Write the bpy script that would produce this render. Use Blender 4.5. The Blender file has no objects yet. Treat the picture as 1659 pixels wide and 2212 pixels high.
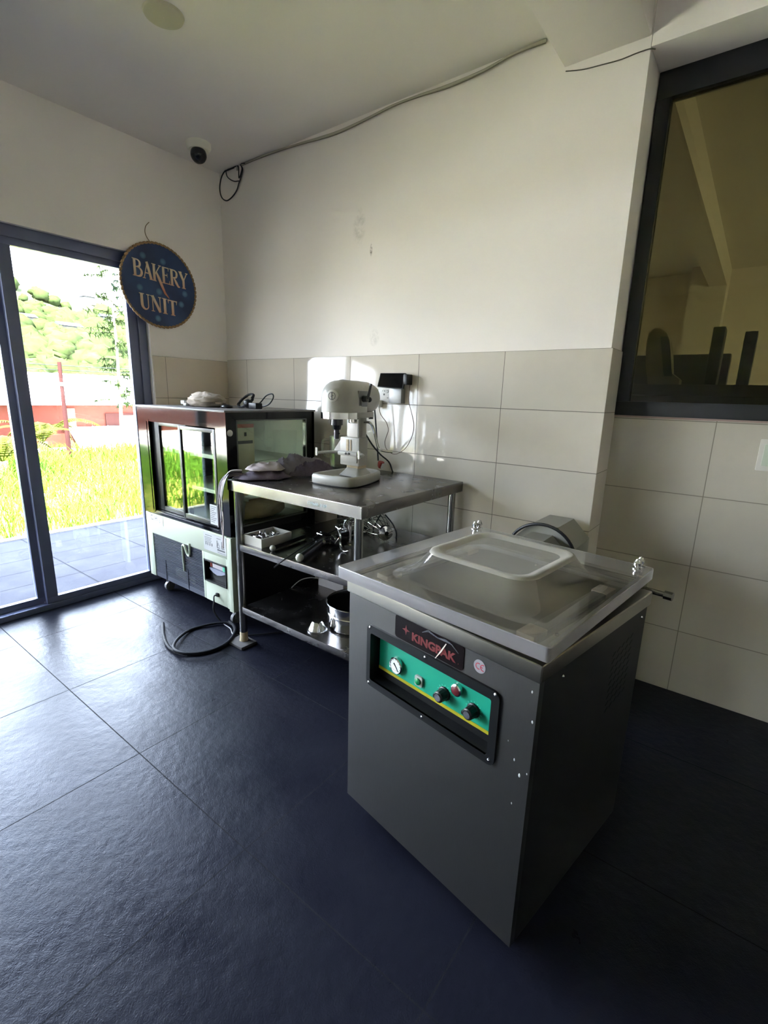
import bpy, bmesh, math, random
from mathutils import Vector, Matrix
import numpy as np
rnd = random.Random(7)
PI = math.pi
C = bpy.context.scene.collection
SC = bpy.context.scene

# ------------------------------------------------------------------ camera
CAM = Vector((3.241, -2.309, 1.337)); YAW, PITCH, ROLL, FPX = 0.644, -0.2357, 0.0289, 1046.6
_fw = Vector((-math.sin(YAW)*math.cos(PITCH), math.cos(YAW)*math.cos(PITCH), math.sin(PITCH)))
_rt = Vector((math.cos(YAW), math.sin(YAW), 0)); _up = _rt.cross(_fw)
_R = _rt*math.cos(ROLL)+_up*math.sin(ROLL); _U = -_rt*math.sin(ROLL)+_up*math.cos(ROLL)
cd = bpy.data.cameras.new('camera'); cam = bpy.data.objects.new('camera', cd); C.objects.link(cam)
cd.sensor_fit = 'HORIZONTAL'; cd.sensor_width = 36.0; cd.lens = FPX/1659*36.0
cd.clip_start = 0.02; cd.clip_end = 600
m = Matrix((_R, _U, -_fw)).transposed().to_4x4(); m.translation = CAM
cam.matrix_world = m
SC.camera = cam

def ray(px, py): return _fw + _R*((px-829.5)/FPX) - _U*((py-1106)/FPX)
def atx(px, py, x): d = ray(px, py); return CAM + d*((x-CAM.x)/d.x)
def aty(px, py, y): d = ray(px, py); return CAM + d*((y-CAM.y)/d.y)
def atz(px, py, z): d = ray(px, py); return CAM + d*((z-CAM.z)/d.z)

# ------------------------------------------------------------------ view, world, sun
SC.view_settings.view_transform = 'Standard'; SC.view_settings.look = 'None'
SC.view_settings.gamma = 1.0; SC.view_settings.use_curve_mapping = False
SC.view_settings.exposure = 3.3
SC.cycles.max_bounces = 12; SC.cycles.diffuse_bounces = 5; SC.cycles.glossy_bounces = 5
SC.cycles.transmission_bounces = 8; SC.cycles.transparent_max_bounces = 24
SC.cycles.sample_clamp_indirect = 12.0
SC.cycles.caustics_reflective = False; SC.cycles.caustics_refractive = False

SKY_STRENGTH = 5.5; SUN_STRENGTH = 22.0
w = bpy.data.worlds.new('world'); SC.world = w; w.use_nodes = True
nt = w.node_tree; nt.nodes.clear()
out = nt.nodes.new('ShaderNodeOutputWorld'); bg = nt.nodes.new('ShaderNodeBackground')
tc = nt.nodes.new('ShaderNodeTexCoord'); sx = nt.nodes.new('ShaderNodeSeparateXYZ'); cr = nt.nodes.new('ShaderNodeValToRGB')
nt.links.new(tc.outputs['Generated'], sx.inputs[0]); nt.links.new(sx.outputs['Z'], cr.inputs[0])
cr.color_ramp.elements[0].position = 0.0; cr.color_ramp.elements[0].color = (0.86, 0.89, 1.0, 1)
cr.color_ramp.elements[1].position = 0.9; cr.color_ramp.elements[1].color = (0.58, 0.70, 1.0, 1)
nt.links.new(cr.outputs[0], bg.inputs[0]); bg.inputs[1].default_value = SKY_STRENGTH
nt.links.new(bg.outputs[0], out.inputs[0])

sl = bpy.data.lights.new('sun', 'SUN'); sl.energy = SUN_STRENGTH; sl.angle = 0.01; sl.color = (1, 0.90, 0.76)
sun = bpy.data.objects.new('sun', sl); C.objects.link(sun)
sun.rotation_euler = Vector((0.50, -0.42, 1.0)).to_track_quat('Z', 'Y').to_euler()
# daylight portals in the glazed openings
def portal(loc, sx_, sy_, rot):
    l = bpy.data.lights.new('daylight_portal', 'AREA'); l.shape = 'RECTANGLE'; l.size = sx_; l.size_y = sy_
    l.cycles.is_portal = True
    o = bpy.data.objects.new('daylight_portal', l); C.objects.link(o); o.location = loc; o.rotation_euler = rot
portal((-0.16, -2.67, 1.06), 2.05, 4.1, (0, -PI/2, 0))

# ------------------------------------------------------------------ material helpers
def lin(c):
    r = []
    for v in c:
        v /= 255.0
        r.append(v/12.92 if v <= .04045 else ((v+.055)/1.055)**2.4)
    return tuple(r)+(1.0,)
MATS = {}
class NT:
    def __init__(s, name):
        s.m = bpy.data.materials.new(name); s.m.use_nodes = True; s.t = s.m.node_tree
        s.t.nodes.clear(); s.o = s.t.nodes.new('ShaderNodeOutputMaterial')
    def n(s, typ, **kw):
        nd = s.t.nodes.new('ShaderNode'+typ)
        for k, v in kw.items():
            if k.startswith('i_'):
                nd.inputs[k[2:].replace('_', ' ')].default_value = v
            else: setattr(nd, k, v)
        return nd
    def l(s, a, b): s.t.links.new(a, b)
    def val(s, x, inp):
        if isinstance(x, (int, float)): inp.default_value = x
        else: s.l(x, inp)
    def math(s, op, a, b=0.0, c=None):
        nd = s.n('Math', operation=op); s.val(a, nd.inputs[0]); s.val(b, nd.inputs[1])
        if c is not None: s.val(c, nd.inputs[2])
        return nd.outputs[0]
    def mix(s, f, a, b):
        nd = s.n('MixRGB'); s.val(f, nd.inputs[0])
        for x, i in ((a, 1), (b, 2)):
            if isinstance(x, tuple): nd.inputs[i].default_value = x
            else: s.l(x, nd.inputs[i])
        return nd.outputs[0]
    def coords(s): 
        g = s.n('NewGeometry'); x = s.n('SeparateXYZ'); s.l(g.outputs['Position'], x.inputs[0]); return g.outputs['Position'], x.outputs
    def objco(s):
        g = s.n('TexCoord'); x = s.n('SeparateXYZ'); s.l(g.outputs['Object'], x.inputs[0]); return g.outputs['Object'], x.outputs
    def noise(s, vec, scale, detail=3, rough=.5, stretch=None):
        if stretch:
            mp = s.n('Mapping'); mp.inputs['Scale'].default_value = stretch; s.l(vec, mp.inputs[0]); vec = mp.outputs[0]
        nd = s.n('TexNoise'); nd.inputs['Scale'].default_value = scale; nd.inputs['Detail'].default_value = detail
        nd.inputs['Roughness'].default_value = rough; s.l(vec, nd.inputs['Vector']); return nd.outputs['Fac']
    def ramp(s, f, a, b, lo=0.0, hi=1.0):
        nd = s.n('MapRange'); s.l(f, nd.inputs[0]); nd.inputs[1].default_value = a; nd.inputs[2].default_value = b
        nd.inputs[3].default_value = lo; nd.inputs[4].default_value = hi; return nd.outputs[0]
    def joint(s, co, off, step, wid):   # 1 on a joint line
        a = s.math('DIVIDE', s.math('SUBTRACT', co, off), step); f = s.math('FRACT', s.math('ADD', a, 100.0))
        d = s.math('MINIMUM', f, s.math('SUBTRACT', 1.0, f)); return s.math('LESS_THAN', s.math('MULTIPLY', d, step), wid/2)
def mat(name, col, rough=.5, metal=0.0, var=0.06, vscale=8.0, rvar=0.0, bump=0.0, bscale=60.0, spec=.5, stretch=None, coat=0.0, emit=None, estr=0, sss=0):
    if name in MATS: return MATS[name]
    t = NT(name); b = t.n('BsdfPrincipled'); t.l(b.outputs[0], t.o.inputs[0])
    vec, _ = t.objco()
    c = lin(col); f = t.noise(vec, vscale, 4, .6, stretch)
    lo = tuple(max(0, x*(1-var)) for x in c[:3])+(1,); hi = tuple(min(1, x*(1+var)) for x in c[:3])+(1,)
    t.l(t.mix(f, lo, hi), b.inputs['Base Color'])
    if rvar: t.l(t.ramp(t.noise(vec, vscale*1.7, 4, .6, stretch), .3, .7, max(.02, rough-rvar), rough+rvar), b.inputs['Roughness'])
    else: b.inputs['Roughness'].default_value = rough
    b.inputs['Metallic'].default_value = metal
    b.inputs['Specular IOR Level'].default_value = spec
    if coat: b.inputs['Coat Weight'].default_value = coat; b.inputs['Coat Roughness'].default_value = .05
    if bump:
        bp = t.n('Bump'); bp.inputs['Strength'].default_value = bump; bp.inputs['Distance'].default_value = .003
        t.l(t.noise(vec, bscale, 3), bp.inputs['Height']); t.l(bp.outputs[0], b.inputs['Normal'])
    if emit: b.inputs['Emission Color'].default_value = lin(emit); b.inputs['Emission Strength'].default_value = estr
    MATS[name] = t.m; return t.m
def clear_mat(name, tint, gloss=.06, rough=.02, haze=0.0, hazecol=(200, 200, 200), scratch=False, fk=.8):
    t = NT(name); tr = t.n('BsdfTransparent'); tr.inputs[0].default_value = tint+(1,)
    gl = t.n('BsdfGlossy'); gl.inputs['Roughness'].default_value = rough; gl.inputs[0].default_value = (1, 1, 1, 1)
    fr = t.n('LayerWeight'); fr.inputs['Blend'].default_value = .35
    ms = t.n('MixShader'); f = t.math('ADD', t.math('MULTIPLY', fr.outputs['Fresnel'], fk), gloss)
    f = t.math('MINIMUM', f, .9)
    t.l(f, ms.inputs[0]); t.l(tr.outputs[0], ms.inputs[1]); t.l(gl.outputs[0], ms.inputs[2])
    last = ms.outputs[0]
    if haze:
        df = t.n('BsdfDiffuse'); df.inputs[0].default_value = lin(hazecol)
        m2 = t.n('MixShader'); t.l(last, m2.inputs[1]); t.l(df.outputs[0], m2.inputs[2])
        if scratch:
            vec, _ = t.objco(); t.l(t.ramp(t.noise(vec, 5, 3, .5), .3, .7, haze*.7, haze*1.3), m2.inputs[0])
        else: m2.inputs[0].default_value = haze
        last = m2.outputs[0]
    t.l(last, t.o.inputs[0]); return t.m

# walls
def paint_mat(name, col, smudge=False):
    t = NT(name); b = t.n('BsdfPrincipled'); t.l(b.outputs[0], t.o.inputs[0])
    pos, x = t.coords(); c = lin(col)
    f = t.noise(pos, 1.6, 5, .6); d = tuple(v*.93 for v in c[:3])+(1,)
    colr = t.mix(f, d, c)
    if smudge:      # rubbed pencil-grey scuffs and a plugged hole on the back wall
        def blob(cx, cz, rx, rz, col_, amt, sc):
            u = t.math('DIVIDE', t.math('SUBTRACT', x[0], cx), rx); v = t.math('DIVIDE', t.math('SUBTRACT', x[2], cz), rz)
            r = t.math('ADD', t.math('MULTIPLY', u, u), t.math('MULTIPLY', v, v))
            mk = t.ramp(r, 1.0, 0.3, 0, 1); mk = t.math('MULTIPLY', mk, t.ramp(t.noise(pos, sc, 4, .7), .42, .62, 0, amt))
            return mk
        colr = t.mix(blob(1.275, 2.26, .05, .10, 0, .35, 26), colr, lin((165, 162, 146)))
        colr = t.mix(blob(1.365, 2.125, .010, .035, 0, .9, 30), colr, lin((105, 85, 70)))
        colr = t.mix(blob(1.40, 1.66, .04, .05, 0, .25, 30), colr, lin((140, 136, 120)))
    t.l(colr, b.inputs['Base Color']); b.inputs['Roughness'].default_value = .55; b.inputs['Specular IOR Level'].default_value = .3
    bp = t.n('Bump'); bp.inputs['Strength'].default_value = .25; bp.inputs['Distance'].default_value = .004
    t.l(t.noise(pos, 14, 4), bp.inputs['Height']); t.l(bp.outputs[0], b.inputs['Normal']); MATS[name] = t.m; return t.m
def tile_mat(name, col, grout, ax_u, ou, su, ax_v, ov, sv, rough, wid=.003, bump=0.0, wave=0.0, spec=.5, gbump=.5, cvar=.06, stint=None):
    t = NT(name); b = t.n('BsdfPrincipled'); t.l(b.outputs[0], t.o.inputs[0]); pos, x = t.coords()
    j = t.math('MAXIMUM', t.joint(x[ax_u], ou, su, wid), t.joint(x[ax_v], ov, sv, wid))
    # every tile slightly its own shade
    iu = t.math('FLOOR', t.math('DIVIDE', t.math('SUBTRACT', x[ax_u], ou), su)); iv = t.math('FLOOR', t.math('DIVIDE', t.math('SUBTRACT', x[ax_v], ov), sv))
    cb = t.n('CombineXYZ'); t.l(iu, cb.inputs[0]); t.l(iv, cb.inputs[1]); wn = t.n('TexWhiteNoise'); t.l(cb.outputs[0], wn.inputs['Vector'])
    c = lin(col); c1 = tuple(v*(1-cvar) for v in c[:3])+(1,); c2 = tuple(min(1, v*(1+cvar)) for v in c[:3])+(1,)
    base = t.mix(wn.outputs['Value'], c1, c2)
    base = t.mix(t.ramp(t.noise(pos, 3.5, 6, .7), .35, .75, 0, .5), base, tuple(v*(1-2.2*cvar) for v in c[:3])+(1,))
    t.l(t.mix(j, base, lin(grout)), b.inputs['Base Color'])
    rr = t.ramp(t.noise(pos, 5, 5, .6), .3, .7, rough*.8, rough*1.25)
    nd = t.n('Mix'); t.l(j, nd.inputs[0]); t.l(rr, nd.inputs[2]); nd.inputs[3].default_value = .8; t.l(nd.outputs[0], b.inputs['Roughness'])
    b.inputs['Specular IOR Level'].default_value = spec
    if stint: b.inputs['Specular Tint'].default_value = stint
    h = t.math('MULTIPLY', j, -gbump)
    if bump: h = t.math('ADD', h, t.math('MULTIPLY', t.noise(pos, 30, 3, .5, (1, 1.0, 1)), bump))
    if bump: h = t.math('ADD', h, t.math('MULTIPLY', t.noise(pos, 260, 2, .5), bump*.35))
    if wave: h = t.math('ADD', h, t.math('MULTIPLY', t.noise(pos, 2.2, 1, .5), wave))
    bp = t.n('Bump'); bp.inputs['Strength'].default_value = 1.0; bp.inputs['Distance'].default_value = .002
    t.l(h, bp.inputs['Height']); t.l(bp.outputs[0], b.inputs['Normal']); MATS[name] = t.m; return t.m

M_wall = paint_mat('cream_wall_paint', (241, 234, 226), True)
M_wall2 = paint_mat('cream_paint', (241, 234, 228))
M_dim = paint_mat('dark_grey_paint', (70, 68, 64))
M_ceil = paint_mat('ceiling_paint', (242, 236, 230))
M_olive = paint_mat('olive_wall_paint', (150, 150, 84))
M_tile = tile_mat('glossy_cream_wall_tile', (222, 214, 200), (120, 115, 102), 0, 2.217, .495, 2, 1.561, .270, .055, .003, wave=1.6, spec=.45)
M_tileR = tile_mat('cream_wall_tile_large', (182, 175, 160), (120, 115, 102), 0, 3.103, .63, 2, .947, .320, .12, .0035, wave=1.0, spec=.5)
M_tileL = tile_mat('cream_wall_tile_side', (214, 200, 182), (120, 115, 102), 1, -.495, .495, 2, 1.55, .270, .08, .003, wave=1.0)
M_floor = tile_mat('dark_slate_floor_tile', (22, 23, 32), (14, 15, 20), 0, .32, .635, 1, -.96, .641, .34, .004, bump=.8, spec=.13, stint=(.84, .88, 1.0, 1), gbump=1.0, cvar=.10)
M_patio = tile_mat('grey_patio_slate', (47, 47, 51), (26, 26, 29), 1, -.3, .62, 0, -.35, .31, .8, .010, bump=.6, spec=.02)
M_ss = mat('stainless_steel', (150, 148, 144), .22, 1.0, .03, 5, .03)
M_sst = mat('worn_stainless_top', (128, 124, 122), .25, 1.0, .08, 6, .05)
M_side = mat('shade_darkened_side', (40, 40, 40), .5, .6, .05)  # packing machine's sides: their shade is put into this darker colour
M_body = mat('brushed_steel_panel', (94, 93, 92), .42, 1.0, .06, 30, .05, .03, 300, stretch=(14, 14, .6))
M_chrome = mat('polished_chrome', (215, 215, 215), .10, 1.0, .03)
M_alu = mat('dark_grey_aluminium_frame', (100, 105, 132), .4, .2, .05)
M_winf = mat('black_window_frame', (17, 18, 21), .4, 0, .05)
M_black = mat('black_plastic', (13, 14, 16), .38, 0, .08, spec=.3)
M_gblack = mat('glossy_black_panel', (10, 10, 12), .07, 0, .05, spec=.28)
M_rubber = mat('black_rubber', (14, 15, 20), .45, 0, .08)
M_white = mat('white_enamel', (176, 184, 166), .32, 0, .03)
M_wplastic = mat('white_plastic', (190, 187, 178), .4, 0, .03)
M_mixer = mat('pale_grey_hammered_enamel', (156, 154, 146), .33, 0, .06, 30, bump=.15, bscale=90)
M_mixerd = mat('mixer_grey_trim', (120, 122, 122), .4, .3, .06)
M_dark = mat('dark_void', (12, 12, 14), .7)
M_grey = mat('mid_grey_housing', (140, 138, 130), .5, 0, .06)
M_rust = mat('rusty_cream_metal', (176, 160, 130), .6, 0, .3, 40)
M_paper = mat('white_paper', (172, 173, 174), .7)
M_ink = mat('grey_ink', (60, 62, 68), .8)
M_red = mat('red_plug_plastic', (165, 60, 48), .5)
M_glass = clear_mat('clear_door_glass', (.95, .98, .97), .02)
M_cglass = clear_mat('cooler_glass', (.90, .94, .88), .015, fk=.20)
M_winglass = clear_mat('green_tinted_window_glass', (.30, .29, .18), .010, fk=.3)
M_acryl = clear_mat('scratched_clear_acrylic', (.95, .95, .93), .02, .06, .05, (205, 200, 190), True)
M_dome = clear_mat('hazy_clear_acrylic_dome', (.90, .90, .88), .05, .10, .10, (205, 200, 192), True)
M_domerim = clear_mat('frosted_acrylic_rim', (.90, .90, .88), .06, .2, .38, (214, 207, 196))
M_edge = clear_mat('frosted_acrylic_edge', (.85, .85, .86), .08, .3, .26, (205, 200, 208))
M_jug = clear_mat('cloudy_clear_plastic', (.90, .90, .88), .05, .15, .16, (210, 208, 200))

# ------------------------------------------------------------------ mesh helper
class MB:
    def __init__(s): s.b = bmesh.new(); s.mi = 0
    def _set(s, fs):
        for f in fs: f.material_index = s.mi
    def box(s, x0, x1, y0, y1, z0, z1, bev=0.0, seg=2, M=None):
        r = bmesh.ops.create_cube(s.b, size=1.0); vs = r['verts']
        for v in vs: v.co = Vector((x0+(v.co.x+.5)*(x1-x0), y0+(v.co.y+.5)*(y1-y0), z0+(v.co.z+.5)*(z1-z0)))
        fs = set(f for v in vs for f in v.link_faces); s._set(fs)
        if bev:
            es = list(set(e for v in vs for e in v.link_edges))
            r2 = bmesh.ops.bevel(s.b, geom=es, offset=min(bev, .49*min(abs(x1-x0), abs(y1-y0), abs(z1-z0))), segments=seg, affect='EDGES', profile=.6)
            s._set(r2['faces']); vs = list(set(v for f in r2['faces'] for v in f.verts))
            # gather whole island
            seen = set(vs); st = list(vs)
            while st:
                v = st.pop()
                for e in v.link_edges:
                    o = e.other_vert(v)
                    if o not in seen: seen.add(o); st.append(o)
            vs = list(seen)
        if M is not None:
            for v in vs: v.co = M @ v.co
        return s
    def ring(s, pts): return [s.b.verts.new(p) for p in pts]
    def face(s, vs):
        try: f = s.b.faces.new(vs); f.material_index = s.mi; return f
        except ValueError: return None
    def loft(s, rings, closed=True, cap0=True, cap1=True):
        R = [s.ring(r) for r in rings]
        for a, b in zip(R[:-1], R[1:]):
            n = len(a)
            for i in range(n if closed else n-1): s.face([a[i], a[(i+1) % n], b[(i+1) % n], b[i]])
        if cap0: s.face(R[0][::-1])
        if cap1: s.face(R[-1])
        return s
    def frame(s, d):
        d = Vector(d).normalized(); a = Vector((0, 0, 1)) if abs(d.z) < .9 else Vector((1, 0, 0))
        u = d.cross(a).normalized(); return d, u, d.cross(u)
    def cyl(s, p0, p1, r0, r1=None, seg=20, caps=True):
        p0, p1 = Vector(p0), Vector(p1); r1 = r0 if r1 is None else r1; d, u, v = s.frame(p1-p0)
        rr = []
        for p, r in ((p0, r0), (p1, r1)): rr.append([p+(u*math.cos(2*PI*i/seg)+v*math.sin(2*PI*i/seg))*r for i in range(seg)])
        return s.loft(rr, True, caps, caps)
    def tube(s, pts, r, seg=8, flat=1.0, caps=True):
        pts = [Vector(p) for p in pts]; n = len(pts); rr = []; pu = None
        for i, p in enumerate(pts):
            d = (pts[min(i+1, n-1)]-pts[max(i-1, 0)]).normalized()
            if pu is None: _, u, v = s.frame(d)
            else:
                u = (pu-d*pu.dot(d)); u = u.normalized() if u.length > 1e-6 else s.frame(d)[1]; v = d.cross(u)
            pu = u; rad = r[i] if isinstance(r, (list, tuple)) else r
            rr.append([p+(u*math.cos(2*PI*k/seg)+v*math.sin(2*PI*k/seg)*flat)*rad for k in range(seg)])
        return s.loft(rr, True, caps, caps)
    def lathe(s, prof, c, axis=(0, 0, 1), seg=32, caps=(False, False), ph=0.0):
        c = Vector(c); d, u, v = s.frame(axis)
        rr = [[c+d*h+(u*math.cos(2*PI*i/seg+ph)+v*math.sin(2*PI*i/seg+ph))*max(r, 1e-5) for i in range(seg)] for r, h in prof]
        return s.loft(rr, True, caps[0], caps[1])
    def prism(s, poly, o, u, v, d):    # 2-D polygon in the frame (u, v) at o, extruded along d
        o, u, v, d = Vector(o), Vector(u), Vector(v), Vector(d)
        a = [o+u*x+v*y for x, y in poly]; return s.loft([a, [p+d for p in a]])
    def sphere(s, c, r, seg=16, rings=10, sc=(1, 1, 1)):
        c = Vector(c); rr = []
        for j in range(1, rings):
            t = PI*j/rings; rr.append([c+Vector((math.sin(t)*math.cos(2*PI*i/seg)*sc[0], math.sin(t)*math.sin(2*PI*i/seg)*sc[1], -math.cos(t)*sc[2]))*r for i in range(seg)])
        R = [s.ring(x) for x in rr]
        for a, b in zip(R[:-1], R[1:]):
            for i in range(seg): s.face([a[i], a[(i+1) % seg], b[(i+1) % seg], b[i]])
        t0 = s.b.verts.new(c-Vector((0, 0, r*sc[2]))); t1 = s.b.verts.new(c+Vector((0, 0, r*sc[2])))
        for i in range(seg): s.face([t0, R[0][(i+1) % seg], R[0][i]]); s.face([t1, R[-1][i], R[-1][(i+1) % seg]])
        return s
    def build(s, name, mats, parent=None, base=None, world=True, ang=35, smooth=True, sub=0):
        """verts in world coordinates (world=True) or in the parent's frame"""
        bmesh.ops.recalc_face_normals(s.b, faces=s.b.faces[:])
        me = bpy.data.meshes.new(name)
        off = Vector((0, 0, 0))
        if parent is not None and world:
            mi_ = wmat(parent).inverted()
            for v in s.b.verts: v.co = mi_ @ v.co
        if parent is None and base is not None: off = Vector(base)
        if off.length:
            for v in s.b.verts: v.co -= off
        s.b.to_mesh(me); s.b.free()
        if not isinstance(mats, (list, tuple)): mats = [mats]
        for m_ in mats: me.materials.append(m_)
        if smooth:
            for p in me.polygons: p.use_smooth = True
            me.set_sharp_from_angle(angle=math.radians(ang))
        o = bpy.data.objects.new(name, me); C.objects.link(o)
        if parent is not None: o.parent = parent
        elif base is not None: o.location = off
        if sub:
            md = o.modifiers.new('subdivision', 'SUBSURF'); md.levels = sub; md.render_levels = sub
        return o
def wmat(o):
    M = Matrix.Identity(4)
    while o is not None:
        M = (Matrix.Translation(o.location) @ o.rotation_euler.to_matrix().to_4x4()) @ M; o = o.parent
    return M
def wloc(o):
    p = Vector((0, 0, 0))
    while o is not None: p = p+o.location; o = o.parent
    return p
def tag(o, label=None, cat=None, group=None, kind=None):
    if label: o['label'] = label
    if cat: o['category'] = cat
    if group: o['group'] = group
    if kind: o['kind'] = kind
    return o
def thing(name, loc, label, cat, rz=0.0, group=None, kind=None):
    o = bpy.data.objects.new(name, None); C.objects.link(o); o.location = loc; o.rotation_euler = (0, 0, rz)
    o.empty_display_size = .05; return tag(o, label, cat, group, kind)
def copy_tree(o, parent=None):
    c = o.copy(); C.objects.link(c); c.parent = parent
    for ch in list(o.children): copy_tree(ch, c)
    return c
def struct(name, mb, m_, **k): return tag(mb.build(name, m_, **k), kind='structure')
def smooth_path(pts, n=8, closed=False):    # Catmull-Rom
    P = [Vector(p) for p in pts]; out_ = []; N = len(P)
    rng = range(N if closed else N-1)
    for i in rng:
        if closed: a, b, c, d = P[(i-1) % N], P[i], P[(i+1) % N], P[(i+2) % N]
        else: a, b, c, d = P[max(i-1, 0)], P[i], P[i+1], P[min(i+2, N-1)]
        for k in range(n):
            t = k/n; out_.append(.5*((2*b)+(c-a)*t+(2*a-5*b+4*c-d)*t*t+(3*b-a-3*c+d)*t**3))
    if not closed: out_.append(P[-1])
    return out_
def rrect(w_, h_, r, n=5, cx=0, cy=0):
    o = []
    for sx_, sy_, a0 in ((1, 1, 0), (-1, 1, 90), (-1, -1, 180), (1, -1, 270)):
        for k in range(n+1):
            a = math.radians(a0+90*k/n); o.append((cx+sx_*(w_/2-r)+r*math.cos(a), cy+sy_*(h_/2-r)+r*math.sin(a)))
    return o
def text_mesh(mb, txt, o, u, v, d, height, bold=0.0, shear=0, spacing=1.0, align='LEFT'):
    cu = bpy.data.curves.new('t', 'FONT'); cu.body = txt; cu.size = 1.0; cu.offset = bold; cu.shear = shear; cu.space_character = spacing
    cu.align_x = align; cu.resolution_u = 3
    ob = bpy.data.objects.new('t', cu); C.objects.link(ob)
    dg = bpy.context.evaluated_depsgraph_get(); me = bpy.data.meshes.new_from_object(ob.evaluated_get(dg))
    o, u, v, d = Vector(o), Vector(u), Vector(v), Vector(d); k = height/.70
    vs = [mb.b.verts.new(o+u*(q.co.x*k)+v*(q.co.y*k)+d) for q in me.vertices]
    for p in me.polygons: mb.face([vs[i] for i in p.vertices])
    bpy.data.objects.remove(ob); bpy.data.curves.remove(cu); bpy.data.meshes.remove(me)
    return mb
def ribbon(mb, pts, widths, o, u, v, d):    # flat stroke of changing width in the frame (u, v), raised by d
    P = [Vector((a, b)) for a, b in pts]; n = len(P); L_, R_ = [], []
    for i, p in enumerate(P):
        t = (P[min(i+1, n-1)]-P[max(i-1, 0)]).normalized(); nn = Vector((-t.y, t.x)); w_ = widths[i] if isinstance(widths, (list, tuple)) else widths
        L_.append(p+nn*w_/2); R_.append(p-nn*w_/2)
    o, u, v, d = Vector(o), Vector(u), Vector(v), Vector(d); f = lambda q, e=Vector((0, 0, 0)): o+u*q.x+v*q.y+e
    for i in range(n-1):
        q = [L_[i], L_[i+1], R_[i+1], R_[i]]
        mb.loft([[f(x) for x in q], [f(x, d) for x in q]])
    return mb

# ================================================================== the room
H = 2.794; XE = 2.693; YR = 0.187; TT = 1.561
struct('floor', MB().box(-.2, 6.5, -5.4, .30, -.12, 0), M_floor)
struct('ceiling', MB().box(-.5, 7.2, -5.6, 6.0, H, H+.15), M_ceil)
struct('wall_back', MB().box(-.2, XE, 0, .30, 0, H), M_wall)
# door wall: solid pier beside the back wall, lintel over the doors, solid part behind the camera
DY0, DY1, DZ = -.585, -4.75, 2.15
mb = MB(); mb.box(-.2, 0, DY0, 0, 0, H); mb.box(-.2, 0, DY1, DY0, DZ, H); mb.box(-.2, 0, -5.4, DY1, 0, H)
struct('wall_left', mb, M_wall2)
struct('wall_front', MB().box(-.2, 6.7, -5.6, -5.4, 0, H), M_wall2)
struct('wall_right', MB().box(6.5, 6.7, -5.4, .30, 0, H), M_wall2)
# recessed wall under the inner window
mb = MB(); mb.box(XE, 6.5, YR+.008, .30, 0, 1.272); mb.box(5.2, 6.5, YR+.008, .30, 1.272, 2.633)
struct('wall_recess', mb, M_wall2)
# beams
mb = MB(); mb.box(2.37, 2.69, -5.4, 0, 2.668, H, .006)
struct('trim_1', mb, M_wall2)
mb = MB(); mb.box(XE, 6.5, 0, .30, 2.633, H, .006)
struct('trim_2', mb, M_wall2)
# tile cladding
mb = MB(); mb.box(.009, XE+.008, -.009, 0, 0, TT, .0015); mb.box(XE, XE+.008, 0, YR, 0, TT)
struct('trim_3', mb, M_tile)
struct('trim_4', MB().box(0, .008, DY0+.004, -.009, 0, 1.55, .0015), M_tileL)
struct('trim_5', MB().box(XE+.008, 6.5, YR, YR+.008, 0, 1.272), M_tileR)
struct('trim_6', MB().box(XE+.008, 5.2, YR-.004, YR+.03, 1.272, 1.280), mat('pinkish_sill_strip', (150, 128, 120), .5))

# inner window
wf = tag(bpy.data.objects.new('window_1', None), kind='structure'); C.objects.link(wf)
mb = MB(); y0, y1 = YR-.005, YR+.05
mb.box(XE+.004, 5.2, y0, y1, 1.280, 1.343, .003); mb.box(XE+.004, 5.2, y0, y1, 2.535, 2.633, .003)
mb.box(XE+.004, 2.752, y0, y1, 1.343, 2.535, .003); mb.box(5.14, 5.2, y0, y1, 1.343, 2.535, .003)
mb.box(3.95, 4.01, y0, y1, 1.343, 2.535, .003)
mb.build('window_frame', M_winf, wf)
MB().box(2.752, 5.14, YR+.018, YR+.024, 1.343, 2.535).build('window_pane', M_winglass, wf)

# glazed sliding doors: one frame, three pairs of leaves
dr = tag(bpy.data.objects.new('door_1', None), kind='structure'); C.objects.link(dr)
mb = MB(); fx0, fx1 = -.135, -.03
mb.box(fx0, fx1, DY1, DY0-.005, 0, .035, .002); mb.box(fx0, fx1, DY1, DY0-.005, 2.09, DZ, .002)
mb.box(fx0, fx1, DY0-.055, DY0-.005, .035, 2.09, .002); mb.box(fx0, fx1, DY1, DY1+.05, .035, 2.09, .002)
mb.build('door_frame', M_alu, dr)
leaf_y = [(-.70, -1.282)]
for k in range(1, 6): leaf_y.append((leaf_y[-1][1]-.096, leaf_y[-1][1]-.096-.582))
for k, (a, b) in enumerate(leaf_y):
    xo = -.075 if k % 2 == 0 else -.115
    mb = MB(); lw = .06
    top = 2.052
    mb.box(xo, xo+.035, b-lw, a+lw, .035, .074, .002); mb.box(xo, xo+.035, b-lw, a+lw, top, 2.092, .002)
    mb.box(xo, xo+.035, a, a+lw+.0, .074, top, .002); mb.box(xo, xo+.035, b-lw, b, .074, top, .002)
    lf = mb.build('door_leaf', M_alu, dr)
    MB().box(xo+.014, xo+.020, b, a, .074, top).build('door_pane', M_glass, dr)

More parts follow.
